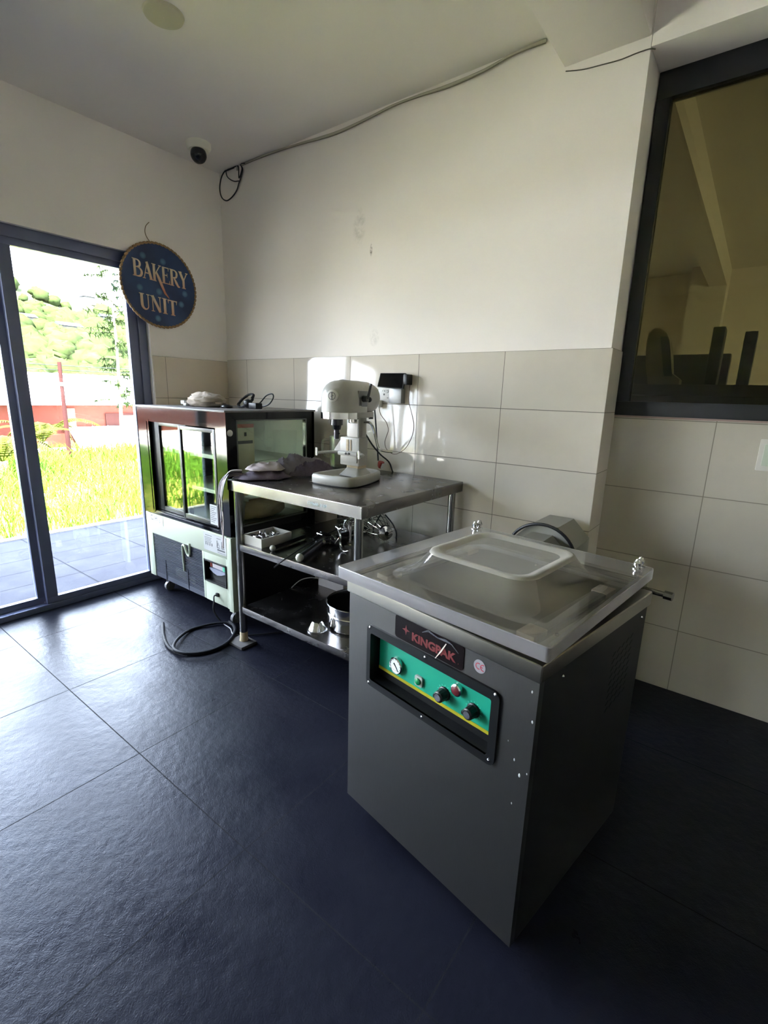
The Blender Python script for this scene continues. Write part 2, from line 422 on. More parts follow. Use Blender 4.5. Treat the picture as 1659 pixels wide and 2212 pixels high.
# ================================================================== room next door, seen through the inner window
struct('floor_next', MB().box(1.9, 7.0, .30, 4.6, -.12, 0), mat('next_room_floor', (90, 88, 80), .4))
mb = MB(); mb.box(1.7, 1.9, .30, 4.8, 0, H); struct('wall_next_left', mb, M_wall2)
mb = MB(); mb.box(1.7, 7.2, 4.6, 4.8, 0, H); struct('wall_next_back', mb, M_wall2)
mb = MB()   # right wall, with an unseen opening added to let daylight into the room
mb.box(7.0, 7.2, .30, 4.6, 0, 1.4); mb.box(7.0, 7.2, .30, 4.6, 2.1, H); mb.box(7.0, 7.2, .30, 1.9, 1.4, 2.1); mb.box(7.0, 7.2, 3.1, 4.6, 1.4, 2.1)
struct('wall_next_right', mb, M_wall2)
portal((7.1, 2.5, 1.75), .7, 1.2, (0, PI/2, 0))
mb = MB(); mb.box(2.58, 2.74, .30, 4.3, 2.58, H); mb.box(2.40, 2.74, 4.3, 4.6, 0, H)
struct('trim_7', mb, M_wall2)
ctr = thing('counter', (3.6, .62, 0), 'pale counter with a seam along its front edge behind the tinted window', 'counter')
MB().box(2.6, 5.0, .34, .85, 1.375, 1.425, .004).build('worktop', M_grey, ctr)
MB().box(2.6, 5.0, .36, .83, 0, 1.372).build('cabinet_body', M_grey, ctr)
dk = MB().box(2.2, 3.05, 1.35, 1.43, 0, 1.64, .01).build('screen_panel', mat('dark_brown_panel', (48, 42, 38), .6), None, (2.6, 1.39, 0))
tag(dk, 'low dark brown panel standing behind the counter beyond the tinted window', 'panel')
# moulded white stand with dark inset
def curved_stand():
    r = thing('curved_display_stand', (2.80, .58, 1.425), 'upright curved white stand with dark inset face on the counter beyond the window', 'stand')
    prof = [(-.035, 0), (-.06, .10), (-.072, .20), (-.066, .25), (-.045, .275), (-.015, .272), (.012, .25), (.03, .215), (.045, .15), (.06, .06), (.10, .03), (.10, 0)]
    MB().prism(prof, (2.80, .53, 1.425), (1, 0, 0), (0, 0, 1), (0, .09, 0)).build('stand_shell', M_wplastic, r)
    ins = [(-.012, .235), (.018, .232), (.036, .19), (.052, .11), (.066, .045), (.03, .045), (.008, .14)]
    MB().prism(ins, (2.80, .527, 1.425), (1, 0, 0), (0, 0, 1), (0, .004, 0)).build('inset_face', M_dark, r)
curved_stand()
M_speck = mat('dark_speckled_stone', (70, 74, 66), .6, 0, .5, 60)
for xx, hh, lab in ((3.026, .27, 'dark speckled upright slab beyond the window, nearer the curved stand'), (3.152, .243, 'dark speckled upright slab beyond the window, farthest from the curved stand')):
    s_ = MB().box(xx-.024, xx+.024, .55, .68, 1.425, 1.425+hh, .003).build('stone_slab', M_speck, None, (xx, .6, 1.425)); tag(s_, lab, 'slab', 'dark slabs on the counter next door')

# ================================================================== outside
struct('patio', MB().box(-1.93, -.2, -9, 7, -.15, -.03), M_patio)
struct('patio_kerb', MB().box(-2.03, -1.93, -9, 7, -.15, -.022, .004), mat('pale_kerb_stone', (92, 90, 82), .7, spec=.01))
struct('bounce_slab', MB().box(-14, -2.03, -20, -5.2, -.15, .0), mat('pale_bounce_slab', (216, 212, 202), .8, 0, .05, 2, spec=.01))  # unseen pale slab, added to bounce sunlight through the doors onto the ceiling
def lawn_z(x, y):
    z = -.05 + .05*math.sin(y*.9+x*.4) + .03*math.sin(x*1.7)
    if x < -8.5: z -= (-8.5-x)*.55
    return max(z, -3.0)
mb = MB(); xs = [-2.03-i*.6 for i in range(42)]; ys = [-14+i*.8 for i in range(60)]
g = [[mb.b.verts.new((x, y, lawn_z(x, y) if i else -.05)) for y in ys] for i, x in enumerate(xs)]
for i in range(len(xs)-1):
    for j in range(len(ys)-1): mb.face([g[i][j], g[i+1][j], g[i+1][j+1], g[i][j+1]])
M_soil = mat('lawn_ground', (126, 118, 56), .9, 0, .3, 3, spec=.01)
struct('lawn_ground', mb, M_soil, ang=80)
struct('valley_ground', MB().box(-130, -24, -120, 160, -6, -3.05), M_soil)
# grass
vs, fs = [], []
M_grass = mat('grass_blades', (66, 96, 28), .9, 0, .6, 2.2, spec=.01)
for i in range(34000):
    t = rnd.random(); x = -2.06 - 8.0*t**1.35; y = rnd.uniform(-5.1, 6.0) - (x+2)*.20*(1 if rnd.random() < .6 else 0)
    cl = .5+.5*math.sin(x*2.1+1.3*math.sin(y*1.7))*math.cos(y*1.3); h = rnd.uniform(.05, .14)*(1+1.6*cl)*(1.0+.10*(-x-2)); 
    a = rnd.uniform(0, 2*PI); ww = rnd.uniform(.004, .009)*(1+.12*(-x-2)); dx, dy = math.cos(a)*ww, math.sin(a)*ww
    b_ = rnd.uniform(0, 2*PI); l_ = h*rnd.uniform(.2, .8); z = lawn_z(x, y)-.01; n = len(vs)
    vs += [(x-dx, y-dy, z), (x+dx, y+dy, z), (x+dx*.6+math.cos(b_)*l_*.35, y+dy*.6+math.sin(b_)*l_*.35, z+h*.65), (x-dx*.6+math.cos(b_)*l_*.35, y-dy*.6+math.sin(b_)*l_*.35, z+h*.65), (x+math.cos(b_)*l_, y+math.sin(b_)*l_, z+h)]
    fs += [(n, n+1, n+2, n+3), (n+3, n+2, n+4)]
me = bpy.data.meshes.new('lawn_grass'); me.from_pydata(vs, [], fs); me.materials.append(M_grass)
o = bpy.data.objects.new('lawn_grass', me); C.objects.link(o); tag(o, 'tall sunlit yellow-green grass growing between patio and red house', 'grass', kind='stuff')

# hillside with trees
def hill_z(x, y):
    d = -x-45
    return -5+ d*.36 + 2.2*math.sin(y*.05+1)+1.4*math.sin(x*.11+y*.07)
mb = MB(); xs = [-45-i*4 for i in range(18)]; ys = [-60+i*5 for i in range(46)]
g = [[mb.b.verts.new((x, y, hill_z(x, y))) for y in ys] for x in xs]
for i in range(len(xs)-1):
    for j in range(len(ys)-1): mb.face([g[i][j], g[i+1][j], g[i+1][j+1], g[i][j+1]])
struct('hillside', mb, mat('hill_grass', (50, 53, 36), .9, 0, .3, .1, spec=.01), ang=80)
M_leaf = mat('hill_foliage', (33, 41, 22), .9, 0, .6, 1.2, spec=.01)
vs, fs = [], []
def blob(c, r, seg=8, rings=6):
    n0 = len(vs)
    for j in range(rings+1):
        t = PI*j/rings
        for i in range(seg):
            k = r*(1+rnd.uniform(-.28, .28)); a = 2*PI*i/seg+.4*j
            vs.append((c[0]+k*math.sin(t)*math.cos(a), c[1]+k*math.sin(t)*math.sin(a), c[2]+k*.8*math.cos(t)))
    for j in range(rings):
        for i in range(seg): fs.append((n0+j*seg+i, n0+j*seg+(i+1) % seg, n0+(j+1)*seg+(i+1) % seg, n0+(j+1)*seg+i))
HOUSES = []
for (px, py) in ((55, 705), (150, 728), (190, 655), (232, 700)):
    P = atx(px, py, -90)
    for k in range(300):
        Q = CAM + ray(px, py)*(40+k*.4)
        if Q.x < -46 and hill_z(Q.x, Q.y) >= Q.z: P = Q; break
    HOUSES.append(P)
for i in range(3200):
    x = -47-60*rnd.random()**1.5; y = rnd.uniform(-30, 75)
    if any(abs(x-q.x-1) < 4 and abs(y-q.y) < 2.6 for q in HOUSES): continue
    if hill_z(x, y) > 13 and rnd.random() < .72: continue
    r = rnd.uniform(.6, 1.9); blob((x, y, hill_z(x, y)+r*.5), r)
me = bpy.data.meshes.new('hillside_trees'); me.from_pydata(vs, [], fs); me.polygons.foreach_set('use_smooth', [True]*len(me.polygons)); me.materials.append(M_leaf)
o = bpy.data.objects.new('hillside_trees', me); C.objects.link(o); tag(o, 'hazy green woodland covering the far hillside', 'trees', kind='stuff')
M_rooft = mat('hill_house_roof', (44, 46, 52), .6, spec=.01); M_hw = mat('hill_house_wall', (70, 69, 66), .8, spec=.01)
for i, (px, py, s_, lab) in enumerate(((55, 705, .9, 'small white house on the far hill, left of the others'), (150, 728, 1.1, 'white house with blue-grey roof halfway up the far hill'), (190, 655, .8, 'tiny pale house near the top of the far hill'), (232, 700, .9, 'small white house on the far hill beside the feathery tree'))):
    best = None
    for k in range(300):
        d = ray(px, py); P = CAM + d*(40+k*.4)
        if P.x < -46 and hill_z(P.x, P.y) >= P.z: best = P; break
    if best is None: best = atx(px, py, -90)
    b0 = best; z0 = hill_z(b0.x, b0.y)-.5
    h_ = thing('hill_house', (b0.x, b0.y, z0), lab, 'house', group='houses on the far hill')
    s_ *= .5; W_ = 2.6*s_
    MB().box(b0.x-1.2, b0.x+1.2, b0.y-W_, b0.y+W_, z0, z0+.5+2.6*s_).build('wall', M_hw, h_)
    MB().prism([(-1.5, 0), (1.5, 0), (0, .6)], (b0.x, b0.y-W_-.2, z0+.5+2.6*s_), (1, 0, 0), (0, 0, 1), (0, 2*W_+.4, 0)).build('roof', M_rooft, h_)

# red house below the lawn
M_redw = mat('red_brick_wall', (70, 36, 30), .85, 0, .12, 1.5, spec=.01); M_wroof = mat('white_sheet_roof', (235, 238, 240), .4, 0, .03, 2, stretch=(1, 1, 1), spec=.01)
rh = thing('red_house', (-14, 1, -3), 'low red house with two white sheet roofs behind the tall grass', 'house')
z_r, z_e = atx(140, 811, -16).z, atx(140, 875, -12).z
def slope_roof(x0, z0, x1, z1, ya, yb, yc, yd, name):   # eave (x0) to ridge (x1), sheet 6 cm thick with rolled ribs
    mb = MB()
    mb.loft([[Vector((x0, ya, z0)), Vector((x0, yb, z0)), Vector((x1, yd, z1)), Vector((x1, yc, z1))], [Vector((x0, ya, z0+.06)), Vector((x0, yb, z0+.06)), Vector((x1, yd, z1+.06)), Vector((x1, yc, z1+.06))]])
    n = int((yb-ya)/.45)
    for k in range(n):
        t = (k+.5)/n; ya_ = ya+(yb-ya)*t; yc_ = yc+(yd-yc)*t
        mb.tube([(x0, ya_, z0+.06), (x1, yc_, z1+.06)], .02, 5)
    return mb.build(name, M_wroof, rh)
yR = atx(283, 840, -12).y
slope_roof(-12, z_e, -16, z_r, -12, yR, -12, atx(279, 815, -16).y, 'main_roof')
MB().box(-16.0, -12.4, -11.8, yR+1.5, -3.0, z_e-.02).build('wall', M_redw, rh)
yv = atx(150, 930, -12.3).y; zt = atx(200, 926, -12.3).z; ze2 = atx(240, 977, -9.6).z
slope_roof(-9.8, ze2, -12.35, zt, atx(180, 980, -9.8).y, 12, yv, 12, 'verandah_roof')
MB().box(-12.3, -10.0, yv+.5, 11.5, -3, ze2-.05).build('verandah_wall', M_redw, rh)
wd = MB().box(-12.44, -12.36, atx(226, 890, -12.4).y, atx(290, 890, -12.4).y, zt+.02, atx(240, 893, -12.4).z).build('window', mat('dark_shutter', (44, 26, 24), .6, spec=.01), rh)
MB().box(-12.46, -12.35, atx(262, 890, -12.4).y, atx(286, 890, -12.4).y, zt+.06, atx(270, 897, -12.4).z).build('pane', mat('window_pale', (84, 78, 66), .3, spec=.01), wd)
MB().box(-12.43, -12.36, atx(142, 890, -12.4).y, atx(161, 890, -12.4).y, -1.0, z_e-.1).build('pillar', mat('pale_red_render', (88, 56, 50), .8, spec=.01), rh)
# lower white canopy left of the verandah
cz = atx(120, 978, -10.5).z
cn = MB().box(-11.2, -10.0, atx(75, 980, -10.5).y, atx(172, 975, -10.5).y, cz-.35, cz+.05, .02).build('canopy', M_wroof, None, (-10.6, 2.4, cz-.35)); tag(cn, 'white sheet canopy low behind the palm', 'canopy')
# utility pole with wires
pb = atx(155, 1025, -7.0)
pl = thing('wooden_pole', (pb.x, pb.y, pb.z-.1), 'thin brown wooden pole standing in the grass', 'pole')
pt = atx(130, 782, -7.0)
MB().cyl((pb.x, pb.y, lawn_z(-7, pb.y)-.3), (pt.x, pb.y+.02, pt.z), .042, .034, 10).build('shaft', mat('weathered_pole_wood', (38, 22, 22), .8, 0, .2, 10, spec=.01), pl)
MB().cyl((pb.x, pb.y+.02, pt.z-.42), (pb.x, pb.y+.02, pt.z-.36), .05, .05, 10).build('collar', M_white, pl)
for dz in (.06, .14):
    a = Vector((-7.0, pb.y, pt.z-dz))
    wr = MB().tube([a+Vector((0, (t-.5)*16, -.35*(1-(2*t-1)**2)*0+.9*(t-.5)**2)) for t in [i/24 for i in range(25)]], .006, 5).build('overhead_wire', M_black, None, a)
    tag(wr, 'overhead wire crossing the pole, %s of the two' % ('upper' if dz < .1 else 'lower'), 'wire', 'wires at the pole')
# palm in the grass
def frond(mb, base, dirv, L_, droop, n=26, w_=.16):
    d = Vector(dirv).normalized(); side = d.cross(Vector((0, 0, 1))).normalized(); P = []
    for i in range(n+1):
        t = i/n; P.append(base+d*L_*t+Vector((0, 0, 1))*(L_*1.35*t-droop*L_*t*t*1.25))
    mb.tube(P, .008, 5)
    for i in range(2, n+1):
        t = i/n; l = w_*1.1*math.sin(PI*min(1, .12+t*.86))+.03; tg = (P[i]-P[i-1]).normalized()
        for s_ in (-1, 1):
            a = P[i]; b = a+side*s_*l*.8+tg*l*.55-Vector((0, 0, l*.25)); c = a+tg*.030
            mb.face([mb.b.verts.new(a), mb.b.verts.new(b), mb.b.verts.new(c)])
M_palm = mat('palm_fronds', (52, 60, 18), .7, 0, .3, 4, spec=.01)
def palm(base, s_, lab, seed, nf=13):
    r_ = random.Random(seed); t_ = thing('palm', base, lab, 'palm'); b0 = Vector(base)
    MB().cyl(b0-Vector((0, 0, .2)), b0+Vector((0, 0, .35*s_)), .10*s_, .07*s_, 10).build('trunk', mat('palm_trunk', (120, 100, 70), .9, 0, .3, 20, spec=.01), t_)
    mb = MB()
    for k in range(nf):
        a = 2*PI*k/nf+r_.uniform(-.2, .2); frond(mb, b0+Vector((0, 0, .33*s_)), (math.cos(a), math.sin(a), 0), s_*r_.uniform(.8, 1.15), r_.uniform(.7, 1.15), w_=.15*s_)
    mb.build('fronds', M_palm, t_)
pp = atx(97, 985, -8.3); palm((pp.x, pp.y, lawn_z(pp.x, pp.y)), 1.0, 'yellow-green palm beside the wooden pole', 3)
pp = atx(4, 985, -5.6); palm((pp.x, pp.y, lawn_z(pp.x, pp.y)), .9, 'palm growing beyond the leftmost door pane', 5)
# feathery tree
def feather_tree():
    b = atx(256, 900, -9.3); b0 = Vector((b.x, b.y, lawn_z(-9.3, b.y)-.1)); t_ = thing('feathery_tree', b0, 'tall feathery tree rising at the right edge of the glass door', 'tree')
    MB().tube([b0, b0+Vector((.05, .05, 1.5)), b0+Vector((0, .12, 3)), b0+Vector((0, .1, 4.6))], [.05, .04, .03, .01], 8).build('trunk', mat('tree_bark', (120, 105, 90), .9, 0, .3, 10, spec=.01), t_)
    r_ = random.Random(11); mb = MB()
    for k in range(46):
        h = 1.5+3.4*k/46; a = r_.uniform(0, 2*PI); L_ = (.85-.5*abs(k/46-.35))*r_.uniform(.6, 1.1); d = Vector((math.cos(a), math.sin(a), .25))
        p0 = b0+Vector((0, .1, h)); P = [p0+d*L_*t+Vector((0, 0, -.25*L_*t*t)) for t in (0, .33, .66, 1)]
        mb.tube(P, .006, 4)
        for q in range(60):
            t = r_.uniform(.15, 1.05); c = p0+d*L_*t+Vector((0, 0, -.25*L_*t*t)); e = Vector((r_.uniform(-1, 1), r_.uniform(-1, 1), r_.uniform(-.9, .4))).normalized()*r_.uniform(.10, .22)
            sd = e.cross(Vector((0, 0, 1))).normalized()*.018
            mb.face([mb.b.verts.new(c-sd), mb.b.verts.new(c+sd), mb.b.verts.new(c+e)])
    mb.build('foliage', mat('feathery_leaves', (32, 44, 20), .8, 0, .4, 3, spec=.01), t_)
feather_tree()

# ================================================================== display cooler
def V3(*a): return Vector(a)
def castor(mb, c, r=.032, w_=.022):     # wheel and fork under a point
    x, y = c; mb.cyl((x-w_/2, y, r), (x+w_/2, y, r), r, seg=20); mb.box(x-w_/2-.006, x-w_/2-.002, y-.012, y+.012, r, .075); mb.box(x+w_/2+.002, x+w_/2+.006, y-.012, y+.012, r, .075)
    mb.cyl((x, y, .07), (x, y, .11), .014, seg=10); return mb
FX0, FX1, FY0, FY1, FZ0, FZS, FZ1 = .105, 1.03, -.765, -.12, .11, .553, 1.228
fr = thing('display_cooler', (.57, -.44, 0), 'black and white glass display cooler standing between the door and the steel table', 'refrigerator')
mb = MB(); mb.box(FX0+.005, FX1, FY0+.045, FY1, FZ0, FZS)
mb.build('lower_body', M_black, fr)
fp = MB()
fp.box(FX0, .988, FY0, FY0+.02, .412, .548, .002); fp.box(FX0, .172, FY0, FY0+.02, FZ0, .412, .002)
fp.box(.738, .760, FY0, FY0+.02, FZ0+.005, .412, .001); fp.box(.972, .988, FY0, FY0+.02, FZ0, .412, .001)
fp.box(.760, .972, FY0, FY0+.02, .367, .412, .001); fp.box(.760, .972, FY0, FY0+.02, FZ0+.003, .236, .001)
fpo = fp.build('front_panel', M_white, fr)
MB().box(.992, FX1+.002, FY0-.004, FY0+.03, .100, .545, .003).build('corner_trim', M_white, fr)
MB().box(FX0+.03, FX1-.03, FY0+.03, FY0+.035, FZ0+.01, .50).build('inner_screen', M_dark, fr)
gr = MB()
for k in range(26): z = .150+k*.0101; gr.box(.172, .738, FY0+.004, FY0+.010, z, z+.0048)
gr.box(.172, .738, FY0+.004, FY0+.016, .112, .146); gr.box(.300, .304, FY0+.001, FY0+.006, .112, .25); gr.box(.560, .564, FY0+.001, FY0+.006, .112, .25)
gr.build('grille', mat('slate_grey_grille', (62, 66, 80), .45, .3), fr)
MB().tube(smooth_path([V3(.535, FY0-.002, .235), V3(.528, FY0-.002, .385), V3(.552, FY0-.002, .402), V3(.575, FY0-.002, .36), V3(.605, FY0-.002, .352), V3(.61, FY0-.002, .43)], 6), .007, 8).build('drain_pipe', M_white, fr)
mb = MB(); mb.box(.405, .475, FY0+.012, FY0+.02, .165, .222); mb.box(.485, .615, FY0+.012, FY0+.02, .155, .212)
mb.build('vent_label', mat('cream_label', (205, 205, 185), .5), fr)
cp = MB().box(.765, .967, FY0+.022, FY0+.028, .241, .362).build('control_panel', M_black, fr)
mb = MB(); o_ = .003
for a, b, c, d in ((.757, .767, .233, .370), (.965, .975, .233, .370), (.757, .975, .233, .243), (.757, .975, .360, .370)): mb.box(a, b, FY0-.006, FY0+.022, c, d, .002)
mb.build('panel_bezel', M_black, cp)
mb = MB(); mb.prism([(-.075, .0), (-.04, -.018), (0, -.026), (.04, -.018), (.085, 0), (.085, .008), (-.075, .008)], (.866, FY0+.010, .310), (1, 0, 0), (0, 0, 1), (0, .012, 0))
mb.build('panel_lip', mat('grey_panel_lip', (140, 142, 160), .4), cp)
MB().box(.815, .925, FY0+.015, FY0+.022, .322, .350, .002).build('display_screen', mat('display_pale', (200, 190, 195), .3), cp)
MB().box(.915, .940, FY0+.014, FY0+.021, .320, .350, .002).build('green_switch', mat('green_switch', (90, 200, 160), .4), cp)
MB().box(.792, .806, FY0+.015, FY0+.022, .322, .350, .002).build('red_switch', mat('red_switch', (150, 70, 60), .4), cp)
# upper glazed cabinet
mb = MB(); X0, X1 = FX0, FX1
mb.box(X0, .208, FY0, FY0+.045, FZS, FZ1); mb.box(.935, X1, FY0, FY0+.06, FZS, FZ1); mb.box(.208, .935, FY0, FY0+.045, 1.142, FZ1); mb.box(.208, .935, FY0, FY0+.05, FZS, .578)
mb.box(X0, X0+.02, FY0+.04, FY1, FZS, FZ1); mb.box(X1-.03, X1, FY0+.06, -.695, FZS, FZ1); mb.box(X1-.03, X1, -.19, FY1, FZS, FZ1)
mb.box(X1-.03, X1, -.695, -.19, 1.183, FZ1); mb.box(X1-.03, X1, -.695, -.19, FZS, .600)
mb.box(X0, X1, FY1-.02, FY1, FZS, FZ1)
mb.build('cabinet_frame', M_gblack, fr)
mb = MB(); mb.box(.225, .24, FY0-.003, FY0, .565, 1.16); mb.box(.225, .92, FY0-.003, FY0, 1.155, 1.163); mb.box(.225, .92, FY0-.003, FY0, .562, .570)
mb.build('frame_moulding', M_gblack, fr)
MB().box(X0-.006, X1+.006, FY0-.008, FY1+.006, FZ1, FZ1+.010, .002).build('top_plate', mat('dusty_grey_top', (104, 100, 98), .5), fr)
def leaf(x0, x1, z0, z1, yy, st, nm):
    mb = MB(); mb.box(x0, x0+st[0], yy, yy+.018, z0, z1, .002); mb.box(x1-st[1], x1, yy, yy+.018, z0, z1, .002); mb.box(x0+st[0], x1-st[1], yy, yy+.018, z1-.022, z1, .002); mb.box(x0+st[0], x1-st[1], yy, yy+.018, z0, z0+.028, .002)
    o = mb.build(nm, M_black, fr); MB().box(x0+st[0], x1-st[1], yy+.007, yy+.011, z0+.028, z1-.022).build('glass', M_cglass, o); return o
leaf(.212, .600, .580, 1.140, FY0+.030, (.085, .02), 'sliding_door')
leaf(.556, .918, .584, 1.134, FY0+.006, (.022, .022), 'sliding_door')
MB().box(X1-.012, X1-.007, -.695, -.19, .600, 1.183).build('side_glass', M_cglass, fr)
mb = MB()
for a, b, c, d in ((-.700, -.693, .594, 1.188), (-.192, -.185, .594, 1.188), (-.700, -.185, 1.181, 1.188), (-.700, -.185, .594, .601)): mb.box(X1-.004, X1+.002, a, b, c, d)
mb.build('side_glass_edging', mat('grey_edge_strip', (88, 90, 84), .3), fr)
MB().lathe([(0, .010), (.012, .010), (.017, .004), (.017, 0)], (X1, -.742, 1.121), (1, 0, 0), 20).build('lock_button', M_wplastic, fr)
MB().box(X0+.02, X1-.03, FY0+.06, FY1-.02, .578, .590).build('cabinet_floor', mat('cooler_floor', (190, 192, 184), .35, .3), fr)
mb = MB(); mb.box(X0+.02, X1-.035, FY1-.05, FY1-.022, .59, 1.22); mb.build('back_lining', mat('cooler_lining', (225, 226, 214), .4), fr)
for (pa, pb_) in (((410, 977), (455, 985)), ((415, 1050), (460, 1060))):
    z = aty(pb_[0], pb_[1], -.60).z
    mb = MB(); mb.box(X0+.03, X1-.05, -.60, -.17, z-.004, z, .001); mb.box(X0+.03, X1-.05, -.606, -.598, z-.016, z+.008, .001)
    s_ = mb.build('shelf', M_cglass if False else mat('white_wire_shelf', (232, 236, 228), .35), fr)
    for k in range(4): MB().box(.70+k*.07, .706+k*.07, -.601, -.597, z-.13, z-.016).build('shelf_rod', M_white, s_)
MB().box(.845, .915, FY0+.0, FY0+.0055, .597, .712).build('price_list', M_paper, fr)
mb = MB()
for k in range(9): mb.box(.852, .905-.01*(k % 3), FY0-.0008, FY0, .700-k*.011, .7025-k*.011)
mb.build('price_list_print', M_ink, fr.children[-1])
mb = MB(); mb.box(.158, .318, FY0-.0016, FY0-.0004, .482, .546); lb = mb.build('formula_label', mat('label_paper', (222, 222, 222), .6), fr)
mb = MB(); q = (FY0-.002)
text_mesh(mb, 'C', (.166, q, .505), (1, 0, 0), (0, 0, 1), (0, 0, 0), .033); text_mesh(mb, '5', (.196, q, .497), (1, 0, 0), (0, 0, 1), (0, 0, 0), .019)
text_mesh(mb, 'H', (.218, q, .505), (1, 0, 0), (0, 0, 1), (0, 0, 0), .033); text_mesh(mb, '10', (.254, q, .497), (1, 0, 0), (0, 0, 1), (0, 0, 0), .021)
mb.build('formula_lettering', M_ink, lb, smooth=False)
nb = MB().box(.766, .984, FY0-.0016, FY0-.0004, .430, .536).build('notice_sheet', M_paper, fr)
mb = MB(); q0, q1 = FY0-.0024, FY0-.0017
mb.box(.785, .850, q0, q1, .521, .5235); mb.box(.897, .935, q0, q1, .519, .521); mb.box(.900, .970, q0, q1, .449, .457); mb.box(.900, .975, q0, q1, .437, .4385)
for k in range(4): mb.box(.778+k*.001, .845-.006*(k % 2), q0, q1, .508-k*.009, .510-k*.009)
for k in range(4): mb.box(.785+k*.020, .790+k*.020, q0, q1, .462, .478)
for sx_, sz_ in ((.897, .465), (.940, .465)): mb.box(sx_, sx_+.003, q0, q1, sz_, sz_+.042); mb.box(sx_, sx_+.028, q0, q1, sz_, sz_+.003); ribbon(mb, [(sx_, sz_), (sx_+.012, sz_+.03), (sx_+.026, sz_+.01)], .002, (0, q0, 0), (1, 0, 0), (0, 0, 1), (0, .0005, 0))
mb.build('notice_print', M_ink, nb)
# poster inside the side glass
ps = MB().box(X1-.016, X1-.013, -.690, -.575, .905, 1.165).build('window_poster', mat('faded_poster', (186, 178, 160), .6), fr)
mb = MB(); mb.box(X1-.0128, X1-.0123, -.690, -.575, 1.145, 1.165); mb.build('poster_red_band', mat('poster_red', (170, 90, 85), .6), ps)
mb = MB(); mb.box(X1-.0128, X1-.0123, -.682, -.585, 1.058, 1.075); mb.box(X1-.0128, X1-.0123, -.640, -.625, 1.10, 1.12); mb.build('poster_print', M_ink, ps)
for c in ((.215, -.70), (.965, -.71), (.215, -.18), (.965, -.18)):
    castor(MB(), c).build('castor', mat('grey_castor', (110, 108, 110), .5), fr)
# things inside the cooler
def lump(name, c, s_, seed, m_, amp=.18, label=None, cat=None, flat=False, parent=None, freq=2.2):
    mb = MB(); mb.sphere((0, 0, 0), 1.0, 28, 18)
    from mathutils import noise
    for v in mb.b.verts:
        n_ = noise.fractal(v.co*freq+Vector((seed*7.3, seed, 1.1)), .9, 2.1, 4); rg = abs(noise.noise(v.co*freq*1.6+Vector((seed, 3, seed*2))))
        v.co = v.co*(1+amp*n_-amp*.8*rg)
        if v.co.z < -.55: v.co.z = -.55+(v.co.z+.55)*.15
    for v in mb.b.verts: v.co = Vector((v.co.x*s_[0], v.co.y*s_[1], (v.co.z+.6)*s_[2]))+Vector(c)
    o = mb.build(name, m_, parent, base=c if parent is None else None, ang=60)
    if label: tag(o, label, cat)
    return o
bb = lump('flour_bag', (.86, -.45, .592), (.12, .20, .11), 3, mat('brown_sack', (176, 150, 118), .8, 0, .3, 12), .22, 'lumpy brown sack lying inside the cooler behind its side glass', 'bag')
lump('plastic_bag', (.90, -.63, .592), (.06, .05, .19), 5, mat('pale_lilac_plastic_bag', (190, 186, 196), .35), .25, 'pale crumpled plastic bag inside the cooler by the corner post', 'bag')
# things on the cooler
TOPZ = FZ1+.010
bg_ = lump('cloth_bag', (.50, -.52, TOPZ), (.135, .10, .055), 8, mat('beige_cloth', (164, 152, 138), .85, 0, .15, 20), .22, 'folded beige cloth bag with white tags on top of the cooler', 'bag')
mb = MB(); mb.box(.335, .375, -.60, -.57, TOPZ+.012, TOPZ+.035, .004); mb.build('white_tag', M_paper, bg_)
MB().box(.405, .435, -.625, -.60, TOPZ+.004, TOPZ+.02, .004).build('white_tag', M_paper, bg_); MB().box(.41, .44, -.58, -.56, TOPZ+.045, TOPZ+.065, .004).build('white_tag', M_paper, bg_)
rdc = MB().tube(smooth_path([V3(.14, -.42, TOPZ+.004), V3(.17, -.45, TOPZ+.03), V3(.23, -.47, TOPZ+.006), V3(.29, -.46, TOPZ+.035), V3(.30, -.42, TOPZ+.006)], 6), .0025, 6).build('red_string', mat('red_string', (150, 70, 72), .7), None, (.2, -.45, TOPZ)); tag(rdc, 'short length of red string beside the cloth bag on the cooler', 'string')
ad = thing('power_adapter', (.80, -.40, TOPZ), 'black power adapter with coiled cable on top of the cooler', 'adapter')
MB().box(.80, .87, -.44, -.39, TOPZ, TOPZ+.035, .006).build('adapter_block', M_black, ad)
mb = MB(); pts = []
for k in range(90):
    a = k*.28; pts.append(V3(.715+.052*math.cos(a)+.004*math.sin(k), -.39+.03*math.sin(a*1.03), TOPZ+.045+.040*math.sin(a+.4)+.002*math.cos(k*.7)))
mb.tube(pts, .0045, 6); mb.sphere((.745, -.40, TOPZ+.028), .032, 12, 8, (1, .8, .85)); mb.build('coiled_cable', M_rubber, ad)
lp = [aty(*q, -.36) for q in [(550, 878), (562, 870), (575, 855), (588, 851), (590, 860), (580, 874), (563, 879), (551, 877)]]
MB().tube(smooth_path(lp, 6), .004, 6).build('cable_loop', M_rubber, ad)
o = lump('small_pouch', (.70, -.52, TOPZ), (.045, .03, .014), 4, M_black, .1, 'small dark pouch on the cooler top in front of the adapter', 'pouch')

